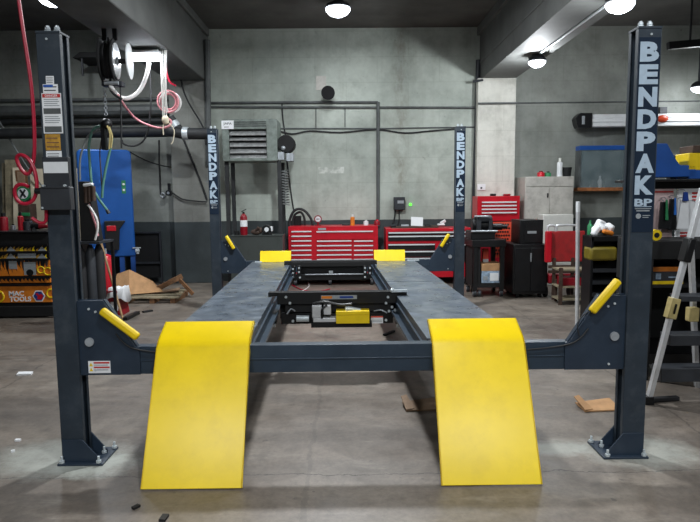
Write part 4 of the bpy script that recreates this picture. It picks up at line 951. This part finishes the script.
# ------------------------------------------------------------------ right of the lift: benches, cabinets, carts
# workbench with machine
WB = 5.25
q = pr(472, 240, 506, 298, WB)
wb = thing('workbench', 'black workbench on casters right of the right rear column', 'workbench', ((q[0]+q[1])/2, WB+.3, 0))
x0, x1, wz = q[0], q[1], q[3]
B('black').box(x0, x1, WB, WB+.6, wz-.1, wz).build('top', wb, .004)
for x in (x0+.05, x1-.05):
    for y in (WB+.04, WB+.56): B('black').box(x-.03, x+.03, y-.03, y+.03, .1, wz-.1).build('leg', wb)
sz = at(490, 283.5, WB).z
B('black_matte').box(x0+.02, x1-.02, WB+.02, WB+.58, sz-.06, sz).build('lower_shelf', wb); B('black_matte').box(x0+.02, at(481, 265, WB).x, WB+.03, WB+.58, sz, wz-.1).build('side_panel', wb)
for x in (x0+.05, at(480, 290, WB).x, x1-.05):
    for y in (WB+.05, WB+.5): B('charcoal').cyl((x-.02, y, .05), (x+.02, y, .05), .05, n=16).m('steel').cyl((x-.025, y, .05), (x+.025, y, .05), .02).build('caster', wb)
q = pr(481.5, 271, 501.5, 283.5, WB+.05); tag(B('carton_blue').box(q[0], q[1], WB+.05, WB+.4, sz, q[3]).m('label_grey').box(q[0]+.02, q[0]+.09, WB+.045, WB+.05, sz+.04, sz+.1).m('white').box(q[0]+.12, q[1]-.04, WB+.045, WB+.05, sz+.03, q[3]-.03).build('carton', bevel=.004), 'pale blue and white carton on the lower shelf of the black workbench', 'box')
zc = q[3]
q = pr(481.5, 264, 503, 271, WB+.05); tag(B('cardboard').box(q[0], q[1], WB+.05, WB+.42, zc, q[3]).build('cardboard_box', bevel=.004), 'flat cardboard box lying on the pale blue carton', 'box')
q = pr(483, 249, 488.5, 261, WB+.3); tag(B('orange_red').box(q[0], q[1], WB+.3, WB+.4, at(485, 264, WB).z, q[3]).m('white').box(q[0], q[1], WB+.295, WB+.3, q[2]-.02, q[2]+.03).build('parts_box', bevel=.004), 'small orange red box standing on the cardboard box in the workbench', 'box')
q = pr(493, 222, 513, 262, WB+.62)
m = B('orange_red').box(q[0], q[1], WB+.64, WB+.66, .5, q[3])
m.m('black')
for i in range(6):
    for j in range(9):
        x = q[0]+.04+(q[1]-q[0]-.08)*(i+(.5 if j % 2 else 0))/6; z = .56+(q[3]-.6)*j/8; m.cyl((x, WB+.636, z), (x, WB+.64, z), .016, n=8)
tag(m.box(q[0], q[0]+.03, WB+.64, WB+.66, 0, .5).box(q[1]-.03, q[1], WB+.64, WB+.66, 0, .5).build('pegboard'), 'orange red perforated panel standing behind the black workbench', 'panel')
# machine on bench
mx0, mx1, mz0, mz1 = pr(471, 217, 497, 240, WB+.1)
mc = thing('bench_machine', 'greasy black machine on the workbench beside the lift column', 'machine', ((mx0+mx1)/2, WB+.3, wz))
B('black').box(mx0, mx1-.02, WB+.1, WB+.5, wz, wz+.12).cyl((mx0+.05, WB+.3, wz+.2), (mx1-.03, WB+.3, wz+.2), .1, n=16).build('body', mc, .01)
B('charcoal').cyl((mx0+.12, WB+.2, wz+.29), (mx1-.06, WB+.2, wz+.29), .055, n=14).box(mx0+.1, mx0+.16, WB+.15, WB+.4, wz+.1, wz+.33).box(mx1-.1, mx1-.05, WB+.15, WB+.4, wz+.1, wz+.31).build('head', mc, .006)
B('steel').cyl((mx0+.05, WB+.12, wz+.33), (mx0+.25, WB+.12, wz+.33), .012).cyl((mx0, WB+.08, wz+.12), (mx1, WB+.08, wz+.12), .014).build('spindle', mc)
B('black').cyl((mx1-.03, WB+.3, wz+.17), (mx1+.12, WB+.3, wz+.17), .05).cyl((mx1+.12, WB+.3, wz+.17), (mx1+.2, WB+.3, wz+.17), .03).build('motor', mc)
# red top chest behind
q = pr(477.5, 196, 520, 221, 6.55)
rt = thing('top_chest', 'red top chest with steel drawer edges beside the right concrete column', 'tool chest', ((q[0]+q[1])/2, 6.7, 0))
B('red').box(q[0], q[1], 6.56, 6.95, q[2], q[3]).build('body', rt, .006)
B('red_dark').box(q[0]+.02, q[1]-.02, 6.58, 6.93, .12, q[2]).build('cabinet', rt)
for v in (201, 204.5, 208, 211.5):
    a = pr(481, v, 517, v+3.2, 6.55); d = B('red').box(a[0], a[1], 6.545, 6.56, a[2], a[3]).build('drawer', rt); B('chrome').box(a[0]+.01, a[1]-.01, 6.53, 6.545, a[3]-.03, a[3]-.008).build('pull', d)
for x in (q[0]+.1, q[1]-.1):
    for y in (6.64, 6.88): B('rubber').cyl((x-.02, y, .06), (x+.02, y, .06), .06, n=14).build('caster', rt)
ztc = q[3]
p = at(493, 194.5, 6.7); tag(B('black').box(p.x-.04, p.x+.04, 6.65, 6.75, ztc, ztc+.04).build('small_box', bevel=.008), 'small black thing left on the red top chest', 'box')
p = at(507, 194.5, 6.7); tag(B('red_dark').box(p.x-.06, p.x+.05, 6.65, 6.75, ztc, ztc+.035).build('small_box', bevel=.012), 'small dark red thing right on the red top chest', 'box')
# black cabinet, with a black box on it
q = pr(513.5, 244.5, 548, 298, 5.1)
bc = thing('black_cabinet', 'black floor cabinet right of the workbench', 'cabinet', ((q[0]+q[1])/2, 5.4, 0))
B('black').box(q[0], q[1], 5.12, 5.75, .06, q[3]).build('body', bc, .006)
xm = (q[0]+q[1])/2
for a, b2, hx_ in ((q[0]+.02, xm-.004, xm-.03), (xm+.004, q[1]-.02, xm+.03)):
    d = B('black').box(a, b2, 5.105, 5.12, .1, q[3]-.05).build('door', bc, .003)
    if hx_ > xm: continue
    B('steel').box(hx_+.02, hx_+.035, 5.09, 5.105, .52, .64).build('handle', d)
for x in (q[0]+.08, q[1]-.08):
    for y in (5.2, 5.65): B('rubber').cyl((x-.02, y, .04), (x+.02, y, .04), .04, n=14).build('caster', bc)
zc = q[3]
q = pr(520, 220, 543.5, 244.5, 5.15)
b2_ = thing('black_box', 'black metal box with a pale label standing on the black cabinet', 'box', ((q[0]+q[1])/2, 5.4, zc))
B('black').box(q[0], q[1], 5.16, 5.6, zc, q[3]).build('body', b2_, .006); B('black').box(q[0]+.06, q[1]-.01, 5.15, 5.16, zc+.03, q[3]-.03).build('door', b2_)
a = pr(527.5, 231, 536.5, 233.5, 5.145); B('label_grey').box(a[0], a[1], 5.145, 5.15, a[2], a[3]).build('label_plate', b2_)
# grey wall cabinet and things on it
q = pr(525, 176.5, 573.5, 225, 6.6)
gcb = thing('steel_cabinet', 'grey two-door steel cabinet against the wall above the black box', 'cabinet', ((q[0]+q[1])/2, 6.9, 0))
B('cabinet_grey').box(q[0], q[1], 6.61, WY-.02, .02, q[3]).build('body', gcb, .004)
xm = at(549.5, 200, 6.6).x; zk = at(550, 187, 6.6).z
B('cabinet_grey').box(q[0]+.01, q[1]-.01, 6.595, 6.61, zk+.01, q[3]-.01).build('top_flap', gcb, .003)
for a, b2 in ((q[0]+.01, xm-.005), (xm+.005, q[1]-.01)):
    d = B('cabinet_grey').box(a, b2, 6.595, 6.61, q[2]+.02, zk).build('door', gcb, .003)
    if a < xm-.1: B('black').box(b2-.04, b2-.02, 6.58, 6.595, zk-.17, zk-.10).build('handle', d)
zc2 = q[3]
bottle('oil_bottle', 541, 171, 176, 6.75, .06, ('red', 'red_dark'), 'low red bottle on the grey steel cabinet', 'bottle', zc2)
bottle('oil_bottle', 548, 171.5, 176, 6.75, .05, ('green', 'black'), 'low green bottle on the grey steel cabinet', 'bottle', zc2)
bottle('spray_bottle', 560, 158, 176, 6.75, .045, ('white', 'cabinet_light'), 'tall white spray bottle on the grey steel cabinet', 'bottle', zc2)
p = at(567, 172, 6.75); tag(B('black_matte').lathe((p.x, 6.75, zc2), [(.06, 0), (.075, .15), (.065, .15), (.05, .01)]).build('pot'), 'black pot on the right end of the grey steel cabinet', 'pot')
q = pr(543, 214.5, 573.5, 224, 6.3)
fb_ = tag(B('cabinet_light').box(q[0], q[1], 6.3, 6.55, 0, q[3]).build('low_cabinet', bevel=.01), 'light grey low cabinet in front of the grey steel cabinet', 'cabinet')
# red cart with bent rails
CYr = 5.0
q = pr(545, 231, 585, 262, CYr)
rcx = thing('shop_cart', 'worn red cart panel with pale handrails right of the black cabinet', 'cart', ((q[0]+q[1])/2, CYr+.2, 0))
B('red_worn').box(q[0], q[1], CYr, CYr+.03, q[2], q[3]).build('front_panel', rcx, .02); B('red').box(q[0], q[0]+.08, CYr-.05, CYr, q[2], q[3]).build('side_panel', rcx, .01)
m = B('aluminium')
for (ua, ub) in ((548, 556), (557, 577)):
    z = at(560, 227, CYr).z; xa, xb = at(ua, 230, CYr).x, at(ub, 230, CYr).x
    m.tube([(xa, CYr+.02, q[3]-.1), (xa, CYr+.02, z-.01), (xa+.03, CYr+.02, z+.02), (xb-.03, CYr+.02, z+.02), (xb, CYr+.02, z-.01), (xb, CYr+.02, q[3]-.1)], .016, 8)
m.build('handrail', rcx)
m = B('brown'); 
for u in (553.5, 572): x = at(u, 280, CYr).x; m.box(x-.02, x+.02, CYr-.02, CYr+.01, 0, q[2]+.06)
for v in (266.5, 271.5): z = at(560, v, CYr).z; m.box(q[0]+.05, q[1], CYr-.03, CYr, z-.02, z+.02)
m.build('frame', rcx)
B('red_dark').box(q[0]+.1, q[1]-.03, CYr+.1, CYr+.35, at(560, 285, CYr).z, at(560, 275, CYr).z).build('tank', rcx, .02)
for x in (q[0]+.1, q[1]-.1): B('rubber').cyl((x-.02, CYr+.25, .08), (x+.02, CYr+.25, .08), .08, n=16).build('wheel', rcx)
CY3 = 4.55
x0, x1 = at(559.5, 290, CY3).x, at(592, 290, CY3).x
cr_ = thing('small_trolley', 'low dark trolley frame behind the white pole', 'trolley', ((x0+x1)/2, CY3+.2, 0))
m = B('brown').box(x0, x0+.04, CY3, CY3+.04, 0, at(560, 268, CY3).z)
m.box(x1-.04, x1, CY3, CY3+.04, 0, at(560, 268, CY3).z).box(x0+.05, x0+.08, CY3+.3, CY3+.34, 0, .3); m.build('frame', cr_)
m = B('wood_grey')
for v in (269.5, 286.5, 299): z = max(.03, at(575, v, CY3).z); m.box(x0, x1, CY3+.005, CY3+.3, z-.02, z)
m.build('shelf', cr_); B('red_dark').box(x0+.05, x1-.1, CY3+.05, CY3+.25, at(575, 286.5, CY3).z, at(575, 278, CY3).z).build('bin', cr_, .01)
# white pole
a = gz(577, 331); tag(B('aluminium').cyl((a.x, a.y, 0), (at(578, 202, a.y).x, a.y, at(578, 202, a.y).z), .021, n=14).m('white').cyl((at(578, 212, a.y).x, a.y, at(578, 212, a.y).z), (at(578, 202, a.y).x, a.y, at(578, 201.5, a.y).z), .022, n=14).build('metal_pole'), 'pale metal pole standing upright left of the right front column', 'pole')
# tray rack with olive bin
TYr = 3.4
q = pr(590, 236, 627, 326, TYr)
tr = thing('drawer_rack', 'black rack of slanting trays left of the right front column', 'rack', ((q[0]+q[1])/2, TYr+.25, 0))
B('black').box(q[0], q[0]+.03, TYr, TYr+.25, 0, q[3]).box(q[1]-.03, q[1], TYr, TYr+.25, 0, q[3]).box(q[0], q[1], TYr+.23, TYr+.25, .05, q[3]).box(q[0], q[1], TYr+.02, TYr+.25, 0, .05).box(q[0], q[1], TYr, TYr+.25, q[3]-.06, q[3]).build('frame', tr, .004)
zz = [at(600, v, TYr).z for v in (266, 278, 290, 302, 314)]
for z in zz: B('black').obox(((q[0]+q[1])/2, TYr+.11, z), (q[1]-q[0]-.06, .2, .012), Euler((.35, 0, 0)).to_matrix()).m('charcoal').box(q[0]+.03, q[1]-.03, TYr-.012, TYr, z-.07, z-.03).build('tray', tr)
a = pr(590, 247, 617.5, 261, TYr); B('olive_yellow').box(a[0], a[1], TYr-.01, TYr+.2, a[2], a[3]).build('top_bin', tr, .03)['label'] = 'olive yellow bin'
zt2 = q[3]
m = B('paper'); 
for k in range(5):
    p = at(594+k*3.3, 233, TYr+.2); m.obox((p.x, TYr+.15+.05*(k % 2), zt2+.05+.02*(k % 3)), (.12, .1, .06), Euler((.3*k, .5*k-1, .4*k)).to_matrix())
m.obox((at(607, 229, TYr).x, TYr+.2, zt2+.10), (.1, .08, .14), Euler((.2, .4, .3)).to_matrix())
tag(m.build('crumpled_paper', bevel=.02), 'crumpled white paper heaped on the black tray rack', 'paper')
p = at(609, 235, TYr+.05); tag(B('orange').obox((p.x, TYr+.08, zt2+.035), (.13, .06, .05), Euler((.2, .25, 0)).to_matrix()).build('cloth', bevel=.02), 'orange cloth in front of the crumpled white paper', 'cloth')
p = at(588, 229, TYr+.2); tag(B('green').lathe((at(590, 229, TYr+.3).x, TYr+.3, zt2), [(.03, 0), (.03, .1), (.012, .13), (.012, .16)]).build('bottle'), 'green bottle at the left end of the tray rack', 'bottle')
# glass display case on the wall
GYc = 7.02; q = pr(579, 145.5, 626, 191, GYc)
gcs = thing('glass_case', 'wall glass case with blue top rail and wooden sill', 'case', ((q[0]+q[1])/2, 6.9, q[2]))
zb1 = at(600, 150, GYc).z; zb2 = at(600, 187.5, GYc).z
B('blue').box(q[0], q[1], GYc, WY, zb1, q[3]).build('top_rail', gcs, .004); B('wood_orange').box(q[0]-.03, q[1], GYc-.03, WY, q[2], zb2).build('sill', gcs, .004)
for xx in (q[0], q[1]-.03): B('pipe_grey').box(xx, xx+.03, GYc, WY, zb2, zb1).build('side_frame', gcs)
gm, gnt, gb = newmat('case_glass'); gb.inputs['Base Color'].default_value = lin((150, 170, 176)); gb.inputs['Roughness'].default_value = .06; gb.inputs['Alpha'].default_value = .35
gnt.links.new(ramp(gnt, noise(gnt, coords(gnt), 4), [(.3, lin((120, 140, 146))), (.7, lin((168, 184, 188)))]), gb.inputs['Base Color'])
B('case_glass').box(q[0]+.03, q[1]-.03, GYc+.01, GYc+.016, zb2, zb1).build('glass_pane', gcs); B('sheet_metal').box(q[0]+.03, q[1]-.03, WY-.03, WY-.002, zb2, zb1).build('back_panel', gcs)
p = at(593, 187, 7.1); tag(B('charcoal').lathe((p.x, 7.105, zb2), [(.055, 0), (.06, .03), (.04, .09), (.02, .13)]).build('metal_part'), 'dark round part at the left inside the glass case', 'part')
p = at(600, 180, 7.1); tag(B('white').lathe((p.x, 7.1, zb2), [(.03, 0), (.04, .1), (.015, .16), (.015, .2)]).build('bottle'), 'pale bottle inside the glass case', 'bottle')
p = at(612, 184, 7.1); tag(B('charcoal').box(p.x-.12, p.x+.14, 7.06, 7.15, zb2, zb2+.13).build('small_box', bevel=.01), 'dark box at the right inside the glass case', 'box')
# long white bar lamp housing on wall brackets
LBY = 6.9
q = pr(588, 113.5, 760, 126, LBY)
lb = thing('awning_bar', 'long white ribbed bar with black end cap high behind the right front column', 'bar', ((q[0]+q[1])/2, LBY, q[2]))
m = B('white'); hgt = (q[3]-q[2])/3
for k in range(3): m.box(q[0], q[1], LBY-.01*(k == 1), LBY+.14, q[2]+k*hgt+.006, q[2]+(k+1)*hgt-.002)
m.box(q[0], q[1], LBY+.01, LBY+.13, q[2], q[3]); m.build('housing', lb, .004)
a = pr(575.5, 113, 592, 127.5, LBY-.02); B('black').py([(a[0]+.05, a[2]), (a[1], a[2]), (a[1], a[3]), (a[0]+.08, a[3]), (a[0]+.03, a[3]-.04), (a[0], a[3]-.09), (a[0]+.02, a[2]+.06)], LBY-.03, LBY+.15).m('label_grey').box(a[0]+.1, a[0]+.15, LBY-.035, LBY-.03, a[2]+.05, a[3]-.05).build('end_cap', lb, .01)
a = pr(657, 115, 668.5, 122.5, LBY-.015); B('amber').ball(((a[0]+a[1])/2, LBY-.012, (a[2]+a[3])/2), ((a[1]-a[0])/2, .03, (a[3]-a[2])/2)).build('marker_light', lb)['label'] = 'oval orange red marker light'
for u in (663, 730): x = at(u, 110, LBY+.1).x; B('charcoal').box(x-.06, x+.06, LBY+.08, LBY+.13, q[3]-.02, q[3]+.12).box(x-.05, x+.05, LBY+.1, WY+.01, q[3]+.06, q[3]+.12).build('wall_bracket', lb)
a, b_ = at(668, 46, 5.6), at(712, 42, 5.6); tag(B('black').bar(a, b_, .08, .1).cyl(((a.x+b_.x)/2, 5.6, (a.z+b_.z)/2), ((a.x+b_.x)/2, 5.6, CZ), .015).build('hanging_rail'), 'dark rail hanging from the ceiling right of the right front column', 'rail')
# ------------------------------------------------------------------ bench at the right edge
BY = 1.35
X0 = 2.28; X1 = 3.6; zb = at(680, 241, BY).z
rb = thing('parts_bench', 'tall black parts bench behind the stepladder', 'bench', ((X0+X1)/2, BY+.3, 0))
zs = at(680, 286, BY).z
B('black_matte').box(X0, X1, BY, BY+.55, zb-.14, zb).build('top', rb, .004)
B('black_matte').box(X0, X1, BY+.05, BY+.55, zs-.02, zs).build('shelf', rb)
B('black_matte').box(X0, X1, BY+.53, BY+.55, .12, zb-.14).build('back_panel', rb); B('black_matte').box(X0, X0+.03, BY, BY+.53, 0, zb-.14).build('side_panel', rb); B('black_matte').box(X1-.03, X1, BY, BY+.53, 0, zb-.14).build('side_panel', rb)
B('black').box(X0+.03, X1-.03, BY+.02, BY+.53, .12, .2).build('kick_panel', rb)
for i, (u0, u1, v0, v1, mm, lb_) in enumerate(((648, 683, 281, 286, 'yellow', 'yellow edged flat case, lowest of the stack behind the ladder'), (648, 681, 271.5, 280.5, 'charcoal', 'dark grey flat case in the middle of the stack behind the ladder'), (648, 680, 267, 271, 'orange', 'orange edged flat case on top of the stack behind the ladder'))):
    q = pr(u0, v0, u1, v1, BY+.1)
    z0 = zs if i == 0 else zprev
    m = B(mm).box(max(X0+.04, q[0]), q[1], BY+.1, BY+.12, z0, q[3]).m('charcoal').box(max(X0+.04, q[0]), q[1], BY+.12, BY+.42, z0, q[3])
    if i == 1: m.m('carton_blue').box(q[0]+.06, q[0]+.10, BY+.096, BY+.1, z0+.015, q[3]-.015).box(q[0]+.16, q[1]-.04, BY+.096, BY+.1, z0+.025, z0+.035)
    zprev = q[3]; tag(m.build('flat_case'), lb_, 'case')
# hanging display on bench
HY2 = BY+.35
q = pr(646, 188.5, 740, 240, HY2)
zr = q[3]
hd = thing('display_rack', 'pale display board with red print and a dark header rail on the parts bench', 'display rack', (2.7, HY2+.05, zb))
xl = at(655, 190, HY2).x
B('pink_sheet').box(X0+.02, at(679, 200, HY2).x, HY2+.08, HY2+.1, zb, zr).m('danger_red').box(X0+.04, at(678, 200, HY2).x, HY2+.075, HY2+.08, zr-.03, zr-.018).build('board', hd)
xa = at(683, 200, HY2).x
m = B('paper').box(xa, X1-.05, HY2+.08, HY2+.1, zb, zr-.0)
m.m('danger_red')
for v in (192, 195.5, 199): a = pr(692, v, 730, v+1.8, HY2+.08); m.box(a[0], a[1], HY2+.075, HY2+.08, a[2], a[3])
for v in (232, 235): a = pr(680, v, 692, v+1.5, HY2+.08); m.box(max(a[0], xa), a[1], HY2+.075, HY2+.08, a[2], a[3])
m.build('board', hd)
zsh = at(690, 179, HY2).z
B('black').box(X0, X1, HY2-.05, HY2+.3, zsh-.02, zsh).box(X0, X1, HY2+.09, HY2+.12, zr, zsh-.02).build('header_shelf', hd, .004)
B('black').box(X0, X0+.03, HY2+.1, HY2+.14, zb, zsh-.02).box(X1-.03, X1, HY2+.1, HY2+.14, zb, zsh-.02).build('upright', hd)
def hang(u, v0, v1, w, mt, label, name, cat, dy=0.0, th=.02, slant=0):
    p = at(u, v0, HY2+dy); p1 = at(u+slant, v1, HY2+dy); ww = w*.5
    m = B(mt).prism([(p.x-ww*.6, HY2+dy, p.z), (p.x+ww*.6, HY2+dy, p.z), (p1.x+ww, HY2+dy, p1.z), (p1.x-ww, HY2+dy, p1.z)], (0, th, 0))
    m.m('steel').tube([(p.x, HY2+dy+th/2, p.z), (p.x, HY2+dy+.04, p.z+.02), (p.x, HY2+.078, p.z+.015)], .004, 6)
    return tag(m.build(name, bevel=.006), label, cat, 'goods hanging on the display board')
hang(664.5, 202, 229, .09, 'black', 'black packet hanging leftmost on the display board', 'hanging_packet', 'packet', .0)
hang(667, 200, 220, .025, 'green', 'green strap hanging in front of the black packets', 'hanging_strap', 'strap', -.02, .01)
hang(673, 199, 230, .07, 'black', 'black packet hanging right of the green strap', 'hanging_packet', 'packet', .02)
hang(675.5, 198, 215, .02, 'blue_bright', 'blue strap hanging beside the white cloth', 'hanging_strap', 'strap', -.02, .01)
hang(685, 200, 229, .10, 'paper', 'white cloth hanging on the display board', 'hanging_cloth', 'cloth', -.03, .015, -2)
hang(686, 192, 201, .05, 'logo_blue', 'small dark blue packet hanging above the white cloth', 'hanging_packet', 'packet', -.05, .015)
hang(696, 203, 228, .012, 'black', 'thin black strip hanging right of the white cloth', 'hanging_strip', 'strip', -.03, .01, -5)
p = at(654, 236, BY+.1)
yd = thing('yellow_tape', 'yellow roll standing on the parts bench at the column edge', 'tape', (p.x, BY+.1, zb))
B('yellow').lathe((p.x, BY+.06, zb+.042), [(.042, 0), (.042, .05)], (0, 1, 0), 22).build('roll', yd); B('black').lathe((p.x, BY+.055, zb+.042), [(.02, 0), (.02, .01)], (0, 1, 0), 16).build('core', yd)
# blue sheet metal body and the yellow crate on the header shelf
q = [at(u, v, HY2+.1) for u, v in ((648, 178), (689.5, 177), (689, 166), (673.5, 165.5), (669.5, 160), (661, 144.5), (648, 144.5))]
tag(B('blue').py([(p.x, max(p.z, zsh)) for p in q], HY2, HY2+.2).build('machine_cover', bevel=.006), 'blue sheet metal cover with sloping edge on the header shelf', 'cover')
q = pr(690, 149, 730, 166, HY2)
zq = at(700, 170, HY2).z
ye = thing('parts_bin', 'blue bin on the header shelf at the right edge of the picture', 'bin', ((q[0]+q[1])/2, HY2+.1, zsh))
B('blue').box(q[0], q[1], HY2, HY2+.2, zsh, zq).build('bin', ye, .006)
tag(B('yellow').box(q[0]-.01, q[1], HY2, HY2+.2, zq, q[3]-.03).m('brown').box(q[0]+.02, q[1], HY2, HY2+.2, q[3]-.03, q[3]+.03).build('crate', bevel=.006), 'yellow crate stacked on the blue bin at the right edge', 'crate')
p = at(680, 164, HY2+.5); a = pr(669, 154, 689, 165, HY2+.25); tag(B('black_matte').py([(a[0], zsh), (a[1], zsh), (a[1], a[2]+.04), (a[0]+.05, a[3]), (a[0], a[2]+.03)], HY2+.22, HY2+.28).build('bag', bevel=.006), 'black bag behind the blue sheet metal cover', 'bag')
# ------------------------------------------------------------------ stepladder
LY = .78
L0 = gz(648, 404); LYv = L0.y
def lp(u, v, dy=0): return at(u, v, LYv+dy)
ld = thing('stepladder', 'aluminium stepladder standing right of the right front column', 'stepladder', (2.25, LYv+.2, 0))
top = lp(703, 188); f0 = Vector((L0.x, LYv, .02))
B('aluminium').bar(f0, top, .03, .045, (0, 1, 0)).build('rail', ld, .004)
r0 = Vector((L0.x+.72, LYv, .02)); rt_ = Vector((top.x+.25, LYv, top.z)); B('aluminium').bar(r0, rt_, .03, .045, (0, 1, 0)).build('rail', ld, .004)
e0 = gz(698, 400); e1 = lp(696.5, 395, .35); B('aluminium').bar((e1.x, LYv+.35, .0), (lp(697, 236).x, LYv+.08, lp(697, 236).z), .03, .04, (0, 1, 0)).build('rear_leg', ld, .004)
B('aluminium').bar((e1.x+.4, LYv+.35, .0), (lp(697, 236).x+.3, LYv+.08, lp(697, 236).z), .03, .04, (0, 1, 0)).build('rear_leg', ld, .004)
def on_rail(v):
    z = lp(670, v).z; t = (z-f0.z)/(top.z-f0.z); return f0.lerp(top, t), r0.lerp(rt_, t)
for v0, v1 in ((335, 347), (368, 383), (296, 303)):
    a, b_ = on_rail(v0); c, _ = on_rail(v1)
    B('charcoal').box(a.x+.028, b_.x-.02, LYv-.015, LYv+.12, min(a.z, c.z)+.01, a.z).build('step', ld, .004)
a, b_ = on_rail(262)[0], on_rail(238)[0]; B('black').bar(a, b_, .05, .09, (0, 1, 0)).build('hinge_cover', ld, .01)
a, b_ = on_rail(318)[0], on_rail(298)[0]; cl_ = B('tan_plastic').bar(a, b_, .06, .065, (0, 1, 0)).m('black').bar(a.lerp(b_, .25)+Vector((0, -.032, 0)), a.lerp(b_, .75)+Vector((0, -.032, 0)), .01, .03, (0, 1, 0)).build('lock_clip', ld, .008); cl_['label'] = 'beige plastic clip'
p = lp(694, 315, .1); B('tan_plastic').box(p.x-.03, p.x+.04, LYv+.1, LYv+.16, p.z-.05, p.z+.05).build('lock_clip', ld, .008)['label'] = 'beige plastic clip'
B('black').box(f0.x-.03, f0.x+.03, LYv-.03, LYv+.03, 0, .06).build('foot', ld, .006); B('black').box(r0.x-.03, r0.x+.03, LYv-.03, LYv+.03, 0, .06).build('foot', ld, .006)
B('rubber').bar((f0.x+.03, LYv+.03, .02), (f0.x+.24, LYv+.06, .02), .04, .03).build('base_bar', ld, .006)

# ------------------------------------------------------------------ world, camera, view
w = bpy.data.worlds.new('World'); S.world = w; w.use_nodes = True
bg = w.node_tree.nodes['Background']; bg.inputs['Color'].default_value = (.86, .93, 1, 1); bg.inputs['Strength'].default_value = .07
cam = bpy.data.cameras.new('Camera'); co = bpy.data.objects.new('Camera', cam); COL.objects.link(co)
cam.sensor_fit = 'HORIZONTAL'; cam.sensor_width = 36; cam.lens = FPX/700*36; cam.clip_start = .05; cam.clip_end = 60
co.matrix_world = Matrix.Translation(CPV) @ Matrix((CR, -CD, -CF)).transposed().to_4x4()
S.camera = co
for o in COL.objects:
    if '_o' in o: del o['_o']
vs = S.view_settings; S.display_settings.display_device = 'sRGB'
vs.view_transform = 'Standard'; vs.look = 'None'; vs.gamma = 1; vs.exposure = 0; vs.use_curve_mapping = False
